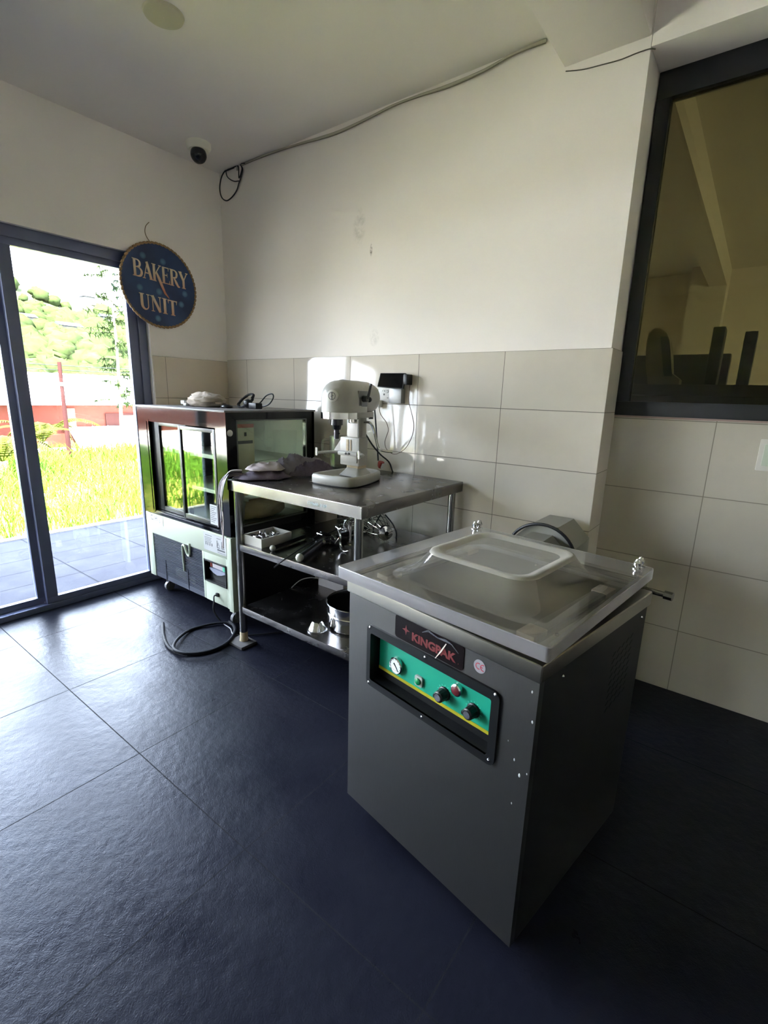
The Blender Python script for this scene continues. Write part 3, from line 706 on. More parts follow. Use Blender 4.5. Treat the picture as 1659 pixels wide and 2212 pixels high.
# cooler cord and the black hose on the floor
cp_ = [V3(.878, -.768, .170), V3(.868, -.785, .165)]+[aty(*q, -.80) for q in [(462, 1300), (463, 1322)]]+[atz(*q, .010) for q in [(480, 1345), (498, 1358), (510, 1372)]]+[V3(1.22, -.70, .008), V3(1.32, -.55, .008), V3(1.45, -.50, .008)]
cdr = MB().tube(smooth_path(cp_, 8), .0045, 8).build('power_cord', M_rubber, fr); MB().box(.868, .890, -.776, -.764, .160, .182, .003).build('gland', M_black, cdr)
hp = [(352, 1346), (353, 1368), (359, 1388), (370, 1402), (392, 1411), (425, 1413), (458, 1407), (485, 1394), (503, 1374), (507, 1356), (497, 1346), (478, 1345), (446, 1350), (412, 1360), (388, 1376), (376, 1392), (378, 1403), (398, 1410), (430, 1410), (462, 1403), (492, 1387), (508, 1364), (505, 1350), (496, 1342)]
hz = [.010+.004*math.sin(i*.8)+(.012 if i > 13 else 0) for i in range(len(hp))]
hs = MB().tube(smooth_path([atz(*q, z) for q, z in zip(hp, hz)], 7), .0085, 10, .8).build('rubber_hose', mat('blue_black_rubber', (9, 11, 18), .6, 0, .08, spec=.12), None, (1.0, -.95, 0)); tag(hs, 'thick black rubber hose coiled on the slate floor', 'hose')

# ================================================================== steel table
TX0, TX1, TY0, TY1, TZ = 1.160, 2.046, -.862, -.022, .904
tb = thing('steel_work_table', ((TX0+TX1)/2, (TY0+TY1)/2, 0), 'stainless steel work table with two undershelves against the tiled wall', 'table')
mb = MB(); mb.box(TX0, TX1, TY0, TY1, TZ-.053, TZ, .004); mb.build('tabletop', [M_sst], tb)
mb = MB(); t_ = .0015
mb.box(TX0+.003, TX1-.003, TY0-t_, TY0, TZ-.052, TZ-.004)
rim = mb.build('rim', M_ss, tb)
mb = MB(); text_mesh(mb, 'CWealth 2/100', (1.735, TY0-t_-.0004, TZ-.034), (1, 0, 0), (0, 0, 1), (0, 0, 0), .013, shear=.3); mb.build('marker_writing', mat('faded_blue_marker', (128, 150, 165), .6), rim, smooth=False)
def shelf(z, nm):
    mb = MB(); mb.box(TX0+.055, TX1-.055, TY0+.02, TY1-.02, z-.004, z); mb.box(TX0+.055, TX1-.055, TY0+.018, TY0+.022, z-.036, z, .001); mb.box(TX0+.055, TX1-.055, TY1-.022, TY1-.018, z-.036, z, .001)
    mb.box(TX0+.053, TX0+.057, TY0+.02, TY1-.02, z-.036, z, .001); mb.box(TX1-.057, TX1-.053, TY0+.02, TY1-.02, z-.036, z, .001); return mb.build(nm, M_sst, tb)
shelf(.571, 'undershelf'); shelf(.221, 'undershelf')
for x, y in ((TX0+.037, TY0+.034), (TX1-.045, TY0+.034), (TX0+.037, TY1-.034), (TX1-.045, TY1-.034)):
    lg = MB().cyl((x, y, .034), (x, y, TZ-.053), .0195, seg=24).build('leg', M_ss, tb)
    MB().lathe([(.012, -.034), (.024, -.034), (.024, -.018), (.021, 0), (.021, .03), (.0195, .034)], (x, y, .034+.0), (0, 0, 1), 20).build('foot', M_rust, lg)
p_ = (TX0+.045, TY0+.02)
fb = MB().box(p_[0]-.07, p_[0]+.055, p_[1]-.05, p_[1]+.05, 0, .016, .003); fbo = fb.build('floor_block', mat('dirty_concrete_block', (84, 80, 78), .9, 0, .2, 30), None, (p_[0], p_[1], 0)); tag(fbo, 'small flat grey block wedged under the front left table leg', 'block')
for ch in tb.children:
    pass

# ------------------------------------------------------------------ stand mixer
mx = thing('stand_mixer', (1.63, -.44, TZ), 'pale grey planetary stand mixer without its bowl on the steel table', 'mixer', rz=.06)
def outline(pts, n=6): return smooth_path([Vector((x, y, 0)) for x, y in pts], n, True)
def rings(mb, pts2, zs, insets, cap0=True, cap1=True):
    out_ = []
    P = outline(pts2); cx = sum(p.x for p in P)/len(P); cy = sum(p.y for p in P)/len(P)
    for z, k in zip(zs, insets): out_.append([Vector((cx+(p.x-cx)*(1-k), cy+(p.y-cy)*(1-k), z)) for p in P])
    return mb.loft(out_, True, cap0, cap1)
bp_ = [(-.116, -.175), (-.09, -.192), (0, -.196), (.09, -.185), (.125, -.16), (.13, -.10), (.118, 0), (.095, .10), (.07, .14), (0, .150), (-.07, .14), (-.095, .10), (-.112, 0), (-.120, -.10)]
mb = MB(); rings(mb, bp_, (.004, .008, .040, .050, .052, .046, .030, .026), (.03, 0, 0, .03, .07, .16, .30, .5))
bo = mb.build('base', M_mixer, mx, world=False, ang=60)
mb = MB(); rings(mb, bp_, (0, .005), (.04, .04)); mb.build('base_gasket', M_dark, bo, world=False)
mb = MB(); mb.loft([[V3(x*s_, .0+y*s_+.03, z) for x, y in rrect(.13, .12, .03)] for z, s_ in ((.030, 1.15), (.055, .8), (.07, .62))]); mb.build('pedestal', M_mixer, bo, world=False, ang=60)
MB().prism(rrect(.084, .07, .012, 4, 0, .03), (0, 0, .068), (1, 0, 0), (0, 1, 0), (0, 0, .018)).build('neck_collar', M_rust, mx, world=False)
mb = MB(); mb.prism(rrect(.074, .07, .012, 4, 0, .035), (0, 0, .085), (1, 0, 0), (0, 1, 0), (0, 0, .26)); mb.box(-.037, -.025, -.004, .03, .20, .34, .002); mb.box(.025, .037, -.004, .03, .20, .34, .002)
mb.build('column', M_mixer, mx, world=False)
mb = MB(); mb.box(-.060, .060, -.03, .045, .085, .225, .006); mb.box(-.05, .05, -.036, -.03, .10, .140, .003); mb.box(-.06, .06, -.05, -.028, .135, .155, .004)
cr_ = mb.build('bowl_carriage', M_mixer, mx, world=False)
mb = MB(); mb.box(-.020, -.004, -.033, -.029, .158, .215, .002); mb.box(.006, .012, -.034, -.029, .16, .215, .001); mb.build('guide_slot', M_rust, cr_, world=False)
for a_, b_, r in (((-.006, -.053, .146), (-.006, -.048, .146), .006), ((.012, -.053, .146), (.012, -.048, .146), .006), ((.06, -.03, .146), (.075, -.03, .146), .008)): MB().cyl(a_, b_, r, seg=14).build('bolt', M_black, cr_, world=False)
for s_ in (-1, 1):     # the two arms of the bowl fork
    mb = MB(); pts = smooth_path([V3(.045*s_, -.02, .146), V3(.085*s_, -.035, .146), V3(.118*s_, -.075, .146), V3(.128*s_, -.13, .146)] if s_ < 0 else [V3(.045, -.02, .146), V3(.07, -.03, .146), V3(.10, -.06, .146), V3(.112, -.10, .146)], 6)
    mb.tube(pts, [.017-.006*i/(len(pts)-1) for i in range(len(pts))], 10, .55)
    e = pts[-1]
    am = mb.build('fork_arm', M_mixer, mx, world=False, ang=60)
    MB().cyl(e+V3(0, 0, -.012), e+V3(0, 0, .026), .006, seg=12).build('locating_pin', M_chrome, am, world=False)
mb = MB(); mb.prism([(-.05, 0), (-.05, .09), (-.056, .09), (-.11, .02), (-.11, 0)], (0, -.015, .146-.03+.02), (1, 0, 0), (0, 0, 1), (0, .008, 0)); mb.build('web', M_mixer, cr_, world=False)
MB().box(-.032, .032, -.006, .02, .225, .295, .003).build('slide_cover', mat('warm_white_cover', (198, 192, 184), .45), mx, world=False)
MB().cyl((0, -.008, .30), (0, -.008, .335), .016, .016, 16).build('lift_screw', M_chrome, mx, world=False)
# head
cyh = -.112; R_ = .086
def head_ring(k, z, fshift=0.0, back=.10):
    r = R_*(1-k); pts = []
    for i in range(17):
        a = PI+PI*i/16; pts.append(V3(r*math.cos(a), cyh+fshift+(r)*math.sin(a), z))
    pts += [V3(r, -.05, z), V3(r*.8, .02, z), V3(-r*.8, .02, z), V3(-r, -.05, z)]
    return pts
mb = MB(); mb.loft([head_ring(0, .350), head_ring(0, .415), head_ring(.02, .435, .002), head_ring(.08, .457, .006), head_ring(.18, .475, .012), head_ring(.32, .488, .02), head_ring(.5, .496, .03), head_ring(.8, .500, .05)])
mb.lathe([(.0, .165), (.03, .161), (.056, .148), (.072, .125), (.080, .09), (.082, .0), (.084, -.09)], (0, 0, .418), (0, 1, 0), 32)
mb.box(-.055, .055, -.05, .10, .322, .352, .006)
hd = mb.build('head', M_mixer, mx, world=False, ang=50)
mb = MB(); mb.lathe([(.075, 0), (.088, .002), (.088, .032), (.075, .034)], (0, cyh, .318), (0, 0, 1), 40, (True, True)); mb.build('hub_ring', M_chrome, mx, world=False)
mb = MB(); mb.cyl((0, cyh-.02, .290), (0, cyh-.02, .320), .030, seg=24); mb.cyl((0, cyh-.02, .268), (0, cyh-.02, .290), .019, .024, 20); mb.cyl((0, cyh-.02, .225), (0, cyh-.02, .27), .013, seg=16); mb.cyl((-.018, cyh-.02, .250), (.018, cyh-.02, .250), .004, seg=8)
mb.build('attachment_shaft', mat('dark_steel', (70, 70, 74), .25, 1.0), mx, world=False)
bn = Vector((.30, -.954, 0)).normalized(); bc = Vector((0, cyh, .425))+bn*.085; bu = Vector((-bn.y, bn.x, 0))
mb = MB(); mb.lathe([(.028, -.006), (.028, .004), (.024, .007), (0, .008)], bc, bn, 32); bd = mb.build('badge', mat('pale_badge', (200, 198, 190), .4), mx, world=False)
mb = MB(); mb.lathe([(.0155, .0085), (.0175, .0085), (.0175, .0095), (.0155, .0095)], bc, bn, 32)
ribbon(mb, [(0, -.016), (0, .016)], .003, bc+bn*.0085, bu, (0, 0, 1), bn*.001); ribbon(mb, [(-.006, -.002), (.008, .002)], .002, bc+bn*.0085, bu, (0, 0, 1), bn*.001)
mb.build('badge_emblem', M_ink, bd, world=False)
mb = MB(); mb.box(.070, .086, -.075, .0, .378, .452, .004); sp = mb.build('gear_plate', M_mixerd, mx, world=False)
mb = MB(); mb.cyl((.084, -.035, .415), (.112, -.035, .415), .016, .014, 18); mb.tube([V3(.110, -.035, .415), V3(.116, -.032, .44), V3(.120, -.024, .485)], .0065, 10); mb.sphere((.106, -.015, .412), .013, 12, 8); mb.build('gear_lever', mat('dark_lever', (52, 54, 56), .4), sp, world=False)
MB().cyl((0, .160, .418), (0, .185, .418), .014, .010, 14).build('rear_knob', M_mixerd, mx, world=False)
for a_, b_ in ((.03, -.02), (.05, .08)): MB().cyl((a_, b_, .316), (a_, b_, .324), .012, seg=12).build('head_bolt', M_black, mx, world=False)
mb = MB(); mb.tube(smooth_path([V3(.035, .04, .300), V3(.065, .05, .298), V3(.085, .055, .27), V3(.105, .065, .19), V3(.115, .07, .168), V3(.14, .085, .160), V3(.175, .10, .158)], 6), .0065, 10); mb.build('lift_crank', M_chrome, mx, world=False)

# cords at the wall
WY = -.012
pc = MB().tube(smooth_path([aty(*q, -.10) for q in [(808, 872), (811, 905), (814, 950), (817, 995)]], 8), .0045, 8).build('power_cord', M_rubber, mx)
pg = aty(821, 1003, -.06)
mb = MB(); mb.lathe([(.010, .0), (.017, .012), (.020, .03), (.018, .04)], pg+V3(0, 0, -.022), (0.25, 0, 1), 16, (True, True)); mb.build('plug', M_red, pc)
MB().box(pg.x+.012, pg.x+.034, pg.y-.012, pg.y+.012, pg.z-.022, pg.z+.008, .004).build('plug_face', M_wplastic, pc)
c2 = MB().tube(smooth_path([aty(*q, y) for q, y in [((780, 920), -.33), ((790, 938), -.28), ((805, 962), -.18), ((822, 982), -.10), ((840, 998), -.05), ((848, 1018), -.03)]]+[V3(1.60, -.012, .86)], 8), .0045, 8).build('trailing_cord', M_rubber, None, (1.6, -.05, .9)); tag(c2, 'black cord running from behind the mixer down past the table back edge', 'cord')

# wall outlet, grey box, propped tablet, charger and its lead
def wq(px, py, y=WY): return aty(px, py, y)
a, b = wq(819, 836), wq(848, 870)
so = thing('wall_outlet', ((a.x+b.x)/2, -.01, (a.z+b.z)/2), 'white universal wall socket with switch on the tiles beside the mixer', 'socket')
MB().box(a.x, b.x, -.020, -.009, b.z, a.z, .003).build('face_plate', M_wplastic, so)
cx_, cz_ = (a.x+b.x)/2, (a.z+b.z)/2-.006
mb = MB(); mb.cyl((cx_-.006, -.0212, cz_+.008), (cx_-.006, -.0195, cz_+.008), .0055, seg=14); mb.cyl((cx_-.018, -.0212, cz_+.027), (cx_-.018, -.0195, cz_+.027), .003, seg=10); mb.cyl((cx_-.004, -.0212, cz_+.027), (cx_-.004, -.0195, cz_+.027), .003, seg=10); mb.box(cx_+.015, cx_+.025, -.0212, -.0195, cz_-.012, cz_-.009)
mb.build('socket_hole', M_black, so)
MB().lathe([(.007, .0), (.009, .002), (.007, .004)], (cx_+.017, -.0185, cz_+.025), (0, -1, 0), 16, (True, True)).build('indicator', M_grey, so)
sw = MB().box(a.x-.030, a.x-.002, -.018, -.009, cz_-.012, cz_+.038, .002).build('light_switch', M_wplastic, None, (a.x-.015, -.01, cz_)); tag(sw, 'narrow white switch plate half hidden between mixer and socket', 'switch')
c_, d_ = wq(849, 838, -.045), wq(871, 872, -.045)
gb = MB().box(b.x+.001, b.x+.085, -.05, -.009, d_.z, a.z-.004, .003).build('junction_box', mat('silver_grey_box', (128, 128, 128), .35, .3), None, (b.x+.04, -.03, d_.z)); tag(gb, 'grey metal junction box mounted on the tiles right of the socket', 'box')
t0, t1, t2, t3 = wq(822, 806, -.05), wq(876, 806, -.05), wq(870, 839, -.075), wq(815, 835, -.075)
tbm = thing('tablet', ((t0.x+t1.x)/2, -.06, t3.z), 'black tablet propped on top of the grey wall box', 'tablet')
mb = MB(); nrm = (t1-t0).cross(t3-t0).normalized(); nrm = nrm if nrm.y < 0 else -nrm
mb.loft([[t0, t1, t2, t3], [p-nrm*.011 for p in (t0, t1, t2, t3)]]); mb.build('tablet_body', M_black, tbm)
mb = MB(); ce = (t0+t1+t2+t3)/4; mb.loft([[ce+(p-ce)*.94+nrm*.0006 for p in (t0, t1, t2, t3)], [ce+(p-ce)*.94+nrm*.0002 for p in (t0, t1, t2, t3)]]); mb.build('screen', M_gblack, tbm)
mb = MB(); mb.box(t1.x-.004, t1.x+.022, -.065, -.012, t3.z+.012, t1.z-.006, .004); mb.build('tablet_stand', M_black, tbm)
e0 = wq(820, 872, -.03)
ch = thing('charger', (e0.x, -.03, e0.z-.02), 'small white charger with a thin brown lead looping below the socket', 'charger')
MB().box(e0.x-.020, e0.x+.012, -.05, -.014, e0.z-.020, e0.z+.020, .005).build('charger_block', M_wplastic, ch)
S3 = lambda q: (640+q[0]*.229, 780+q[1]*.229)
lead = [S3(q) for q in [(782, 425), (795, 500), (850, 580), (868, 650), (850, 710), (835, 770), (855, 835), (920, 878), (990, 855), (1050, 795), (1098, 690), (1108, 590), (1085, 480), (1062, 380), (1068, 260), (1075, 200), (1050, 185)]]
MB().tube(smooth_path([wq(*q, -.03) for q in lead], 6), .0018, 6).build('lead', mat('brown_lead', (92, 66, 52), .5), ch)
MB().cyl(wq(819, 880, -.03)+V3(0, 0, .006), wq(819, 880, -.03)-V3(0, 0, .006), .006, seg=10).build('lead_connector', M_wplastic, ch)
# ------------------------------------------------------------------ things on the table top
def sheet(name, pts, z0, amp, seed, m_, label, cat, n=26, th=.004, fold=3.0, parent=None, drop=None):
    """a rumpled cloth over the outline pts (x, y)"""
    from mathutils import noise
    cx = sum(p[0] for p in pts)/len(pts); cy = sum(p[1] for p in pts)/len(pts); P = smooth_path([Vector((x, y, 0)) for x, y in pts], 8, True); mb = MB(); R = []
    for j in range(n+1):
        t = j/n; ring = []
        for i, p in enumerate(P):
            w_ = t; x = cx+(p.x-cx)*w_*(1+.07*math.sin(i*.9+seed)*t); y = cy+(p.y-cy)*w_*(1+.07*math.cos(i*.7+seed)*t)
            q = Vector((x*9, y*9, seed)); r = 1-abs(noise.noise(Vector((x*fold*4, y*fold*7, seed*1.7)))*2)
            h = (1-t**3)*(.35+.65*max(0, noise.noise(q*.6)+.45))*amp+r*r*amp*.45*(1-t**6)
            ring.append(Vector((x, y, z0+h+.001)))
        R.append(ring)
    c0 = mb.b.verts.new(R[1][0]*0+Vector((cx, cy, sum(v.z for v in R[1])/len(R[1])))); RR = [mb.ring(r) for r in R[1:]]
    k = len(P)
    for i in range(k): mb.face([c0, RR[0][i], RR[0][(i+1) % k]])
    for a_, b_ in zip(RR[:-1], RR[1:]):
        for i in range(k): mb.face([a_[i], b_[i], b_[(i+1) % k], a_[(i+1) % k]])
    und = mb.ring([Vector((v.co.x, v.co.y, z0)) for v in RR[-1]])
    for i in range(k): mb.face([RR[-1][i], und[i], und[(i+1) % k], RR[-1][(i+1) % k]])
    mb.face(und[::-1])
    o = mb.build(name, m_, parent, base=(cx, cy, z0) if parent is None else None, ang=70)
    if label: tag(o, label, cat)
    return o
M_cl1 = mat('grey_lilac_cloth', (112, 106, 112), .9, 0, .12, 30); M_cl2 = mat('taupe_cloth', (150, 138, 136), .9, 0, .1, 30); M_cl3 = mat('plum_check_cloth', (76, 66, 78), .9, 0, .45, 120)
tray = thing('steel_tray', (1.27, -.38, TZ), 'thin dark steel sheet lying on the table between the cloths and the mixer', 'tray')
mb = MB(); poly = [(1.20, -.64), (1.33, -.615), (1.42, -.46), (1.36, -.25), (1.20, -.13), (1.18, -.2)]; mb.prism(poly, (0, 0, TZ+.001), (1, 0, 0), (0, 1, 0), (0, 0, .004)); mb.build('sheet', mat('dark_steel_sheet', (100, 98, 100), .25, 1.0, .1), tray)
sheet('apron', [(1.175, -.845), (1.30, -.80), (1.36, -.66), (1.30, -.56), (1.19, -.62), (1.172, -.74)], TZ+.006, .032, 2.2, M_cl3, 'dark plum checked apron crumpled at the front left table corner', 'cloth')
sheet('kitchen_cloth', [(1.168, -.74), (1.24, -.78), (1.33, -.68), (1.30, -.60), (1.22, -.58), (1.168, -.64)], TZ+.045, .030, 5.1, M_cl2, 'folded taupe cloth lying over the checked apron', 'cloth')
sheet('kitchen_cloth', [(1.17, -.62), (1.26, -.66), (1.34, -.55), (1.37, -.36), (1.30, -.26), (1.20, -.30), (1.17, -.45)], TZ+.01, .085, 9.4, M_cl1, 'large grey-lilac cloth heaped beside the cooler side glass', 'cloth')
sheet('apron', [(1.30, -.56), (1.36, -.58), (1.42, -.44), (1.38, -.30), (1.31, -.34)], TZ+.008, .07, 3.7, M_cl3, 'plum cloth bunched at the right end of the grey-lilac heap', 'cloth')
st = thing('apron_straps', (1.15, -.87, .80), 'bundle of pale apron ties hanging over the left table corner', 'straps')
for k, (off, L_, m_) in enumerate(((0, .30, M_cl2), (.014, .22, M_cl1), (.026, .36, M_cl2), (-.012, .18, M_cl3), (.04, .16, M_rubber), (-.022, .26, M_cl1), (.010, .14, M_cl2))):
    x = 1.120+off*.9; y = -.880-off*.3
    mb = MB(); pts = smooth_path([V3(1.20, -.80, TZ+.02+.004*k), V3(1.165, -.845, TZ+.016+.004*k), V3(x+.01, y+.01, TZ-.015), V3(x, y, TZ-.08), V3(x+.006*math.sin(k), y, TZ-L_*.6), V3(x+.012*math.cos(k*2), y-.002, TZ-L_)], 6)
    mb.tube(pts, .0105, 8, .35); mb.build('strap', m_, st)
sp_ = thing('plastic_spatula', (1.33, -.30, TZ), 'pale handled spatula resting on the steel sheet behind the cloths', 'spatula')
pa, pb2 = atz(628, 1017, TZ+.012), atz(664, 1006, TZ+.014); pc2 = atz(694, 1009, TZ+.012)
MB().tube([pa, (pa+pb2)/2+V3(0, 0, .004), pb2], .007, 8).build('handle', M_wplastic, sp_); MB().tube([pb2, pc2], .004, 8).build('blade', M_rust, sp_)
jg = thing('measuring_jug', (1.275, -.12, TZ), 'cloudy clear plastic jug standing behind the mixer', 'jug')
mb = MB(); jc = V3(1.275, -.125, TZ)
mb.lathe([(.001, .003), (.062, .003), (.070, .012), (.078, .19), (.080, .19), (.073, .010), (.064, 0), (.001, 0)], jc, (0, 0, 1), 36); mb.build('jug_body', M_jug, jg)
mb = MB(); mb.tube(smooth_path([jc+V3(-.070, -.035, .165), jc+V3(-.105, -.055, .160), jc+V3(-.112, -.058, .12), jc+V3(-.100, -.052, .07), jc+V3(-.066, -.033, .06)], 6), .008, 10); mb.build('handle', M_jug, jg)
# ------------------------------------------------------------------ middle shelf
SZ = .571
nt_ = thing('nozzle_tray', (1.276, -.716, SZ), 'white plastic tray full of metal piping nozzles on the middle shelf', 'tray', rz=.0)
def open_tray(mb, c, w_, l_, h_, t_, M=None):
    x, y, z = c; mb.box(x-w_/2, x+w_/2, y-l_/2, y+l_/2, z, z+t_); mb.box(x-w_/2, x-w_/2+t_, y-l_/2, y+l_/2, z+t_, z+h_); mb.box(x+w_/2-t_, x+w_/2, y-l_/2, y+l_/2, z+t_, z+h_)
    mb.box(x-w_/2+t_, x+w_/2-t_, y-l_/2, y-l_/2+t_, z+t_, z+h_); mb.box(x-w_/2+t_, x+w_/2-t_, y+l_/2-t_, y+l_/2, z+t_, z+h_)
    return mb
mb = open_tray(MB(), (1.286, -.718, SZ), .145, .20, .048, .005); mb.build('tray_body', M_wplastic, nt_)
r_ = random.Random(4); proto = None
for k in range(34):
    x = 1.286+r_.uniform(-.055, .055); y = -.718+r_.uniform(-.083, .083)
    if proto is None:
        proto = MB().lathe([(.009, 0), (.0085, .002), (.003, .022), (.002, .022), (.0075, 0)], (0, 0, 0), (0, 0, 1), 14).build('piping_nozzle', M_chrome); o = proto
    else: o = copy_tree(proto)
    o.location = (x, y, SZ+.012+.010*(k % 3)+.002); o.rotation_euler = (r_.uniform(-1.3, 1.3), r_.uniform(-1.3, 1.3), r_.uniform(0, 6))
    tag(o, 'small steel piping nozzle in the white tray on the middle shelf', 'nozzle', 'piping nozzles in the white tray')
def rod(name, a, b, r, m_, mend, lab, cat='tool', endr=1.35):
    a, b = Vector(a), Vector(b); t = thing(name, a, lab, cat); d = (b-a).normalized()
    MB().cyl(a+d*.012, b, r, seg=16).build('handle', m_, t); MB().sphere(a+d*.006, r*endr, 14, 10).build('end_knob', mend, t); return t
M_bsteel = mat('blackened_steel', (44, 44, 46), .3, .6)
rod('rolling_tool', (1.430, -.812, SZ+.016), (1.400, -.560, SZ+.016), .011, M_bsteel, M_wplastic, 'short black rod with a pale end lying beside the nozzle tray', 'rod')
rod('rolling_tool', (1.640, -.826, SZ+.018), (1.535, -.560, SZ+.018), .0145, M_bsteel, M_wplastic, 'thick black rod with a white end at the middle of the middle shelf', 'rod')
rod('rolling_tool', (1.53, -.60, SZ+.018), (1.54, -.20, SZ+.018), .013, M_bsteel, M_black, 'black rod pointing to the wall behind the chrome clamps', 'rod', 1.0)
wr = MB().tube(smooth_path([atz(592, 1226, SZ+.010), atz(606, 1215, SZ+.012), atz(650, 1185, SZ+.012), atz(690, 1162, SZ+.02), atz(735, 1140, SZ+.03)], 6), .0032, 8).build('steel_skewer', M_bsteel, None, (1.6, -.8, SZ)); tag(wr, 'long thin black skewer sticking out over the middle shelf edge', 'skewer')
M_ch2 = M_chrome
def clamp(c, rz, lab):
    t = thing('clamp', c, lab, 'clamp', rz=rz)
    MB().tube(smooth_path([V3(-.05, 0, .012), V3(-.02, .0, .02), V3(.02, .004, .03), V3(.05, .0, .018), V3(.07, 0, .012)], 6), .009, 10).build('jaw', M_bsteel, t, world=False)
    MB().cyl((0, -.02, .03), (0, .022, .032), .008, seg=14).build('screw', M_ch2, t, world=False); MB().cyl((.03, -.016, .022), (.03, .03, .034), .006, seg=12).build('screw', M_ch2, t, world=False); return t
clamp(tuple(atz(700, 1180, SZ)), .8, 'black clamp with chrome screws, nearest on the middle shelf')
clamp(tuple(atz(722, 1172, SZ)), 1.1, 'black clamp with chrome screws behind the nearest clamp')
clamp(tuple(atz(692, 1166, SZ)), 1.5, 'black clamp with chrome screws beside the skewer')
hk = thing('dough_hook', tuple(atz(742, 1190, SZ)), 'chrome dough hook standing near the front right table leg', 'dough hook')
h0 = [(729, 1141), (733, 1150), (735, 1160), (734, 1172), (738, 1184), (744, 1191), (752, 1190)]
MB().tube(smooth_path([aty(*q, -.58) for q in h0], 6), [.004+.003*math.sin(PI*i/36) for i in range(37)], 10).build('hook', M_ch2, hk)
MB().tube(smooth_path([aty(*q, -.575) for q in [(735, 1160), (730, 1166), (724, 1174)]], 6), .004, 8).build('hook_prong', M_ch2, hk)
MB().tube([aty(725, 1137, -.58), aty(733, 1143, -.58), aty(738, 1141, -.58)], .004, 8).build('cross_pin', M_ch2, hk)
def whisk(hub, axis, L_, R0, nw, lab, ring_r=.043, rr=.0018):
    t = thing('mixer_whisk', hub, lab, 'whisk'); hub = Vector(hub); d = Vector(axis).normalized(); _, u, v = MB().frame(d)
    for k in range(nw):
        a = PI*k/nw; e = u*math.cos(a)+v*math.sin(a); pts = [hub+d*(L_*(1-math.cos(PI*s/2*1.0)*1.0 if False else math.sin(PI*min(1, s)/2)))*1+e*(R0*math.sin(PI*(.12+.88*s))) for s in [i/10 for i in range(11)]]
        back = [hub+d*(L_*math.sin(PI*s/2))-e*(R0*math.sin(PI*(.12+.88*s))) for s in [i/10 for i in range(10, -1, -1)]]
        MB().tube(smooth_path(pts+back[1:], 2), rr, 6).build('wire_loop', M_ch2, t)
    mb = MB(); mb.lathe([(.016, -.012), (.030, -.006), (ring_r*.92, -.004), (ring_r, 0), (ring_r, .008), (ring_r*.9, .010), (.016, .012)], hub, d, 32, (True, True)); mb.build('hub_disc', M_chrome, t)
    MB().lathe([(.0, -.0135), (.012, -.013), (.012, .02)], hub, d, 20, (False, True)).build('hub_bore', M_black, t)
    return t
h_ = aty(833, 1158, -.30); h_.z = max(h_.z, SZ+.05)
whisk(tuple(h_), (-.86, .50, .06), .24, .07, 7, 'wire whisk attachment whose bright round hub faces out from under the table')
sb = thing('wire_brush_head', tuple(atz(757, 1165, SZ)), 'spiky bundle of bent chrome wires beside the front right table leg', 'wire tool')
ce = aty(757, 1150, -.45); r_ = random.Random(9)
for k in range(12):
    a = r_.uniform(-1.0, 1.2); d = V3(math.cos(a)*-.5*r_.choice((-1, 1)), .2*r_.uniform(-1, 1), 1).normalized()
    MB().tube(smooth_path([V3(ce.x+r_.uniform(-.01, .01), ce.y, SZ+.004), V3(ce.x, ce.y, ce.z-.01)+d*.01, ce+d*.035, ce+d*.05+V3(r_.uniform(-.02, .02), 0, .004)], 4), .0018, 6).build('bent_wire', M_ch2, sb)
lpb = MB().tube(smooth_path([aty(*q, -.20) for q in [(822, 1112), (812, 1130), (806, 1150), (815, 1175), (840, 1180), (856, 1160), (850, 1135), (832, 1112)]], 6), .004, 8).build('black_cable_loop', M_rubber, None, tuple(aty(830, 1150, -.2))); tag(lpb, 'black cable loop hanging around the whisk hub under the table', 'cable')
mb = MB(); r_ = random.Random(12)
hw = whisk(tuple(aty(790, 1150, -.22)), (-.9, .1, -.15), .20, .085, 9, 'larger dark wire whisk lying behind the bright hub', .03, .0022)
# ------------------------------------------------------------------ lower shelf
LZ = .221
bw = MB().lathe([(.001, .046), (.022, .046), (.026, .043), (.043, .006), (.049, .004), (.049, .002), (.042, .002), (.024, .041), (.001, .043)], (1.700, -.770, LZ), (0, 0, 1), 40).build('steel_bowl', mat('bowl_steel', (200, 200, 200), .2, 1.0, .03), None, (1.70, -.77, LZ)); tag(bw, 'small steel bowl upside down on the lowest shelf', 'bowl')
pt_ = thing('steel_pot', (1.800, -.60, LZ), 'large open stainless steel pot on the lowest shelf, partly behind the machine', 'pot')
mb = MB(); mb.lathe([(.001, .003), (.135, .003), (.140, .010), (.140, .066), (.143, .070), (.143, .076), (.140, .080), (.146, .125), (.149, .127), (.146, .130), (.142, .127), (.136, .080), (.136, .010), (.001, .006)], (1.800, -.60, LZ), (0, 0, 1), 56); mb.build('pot_body', mat('soft_chrome', (205, 205, 205), .16, 1.0, .03), pt_)
MB().lathe([(.001, .0075), (.134, .0075), (.1345, .079), (.140, .122)], (1.800, -.60, LZ), (0, 0, 1), 48).build('dark_lining', M_bsteel, pt_)
wb = MB().box(1.30, 1.50, -.36, -.20, LZ, LZ+.062, .004).build('white_box', mat('off_white_box', (196, 190, 188), .6), None, (1.4, -.28, LZ)); tag(wb, 'flat off-white box at the back of the lowest shelf', 'box')
wc = MB().tube(smooth_path([V3(1.31, -.365, LZ+.045), V3(1.27, -.40, LZ+.05), V3(1.23, -.44, LZ+.035), V3(1.22, -.50, LZ+.004)], 6), .003, 6).build('white_cable', M_wplastic, None, (1.25, -.42, LZ)); tag(wc, 'short white cable running left from the off-white box', 'cable')

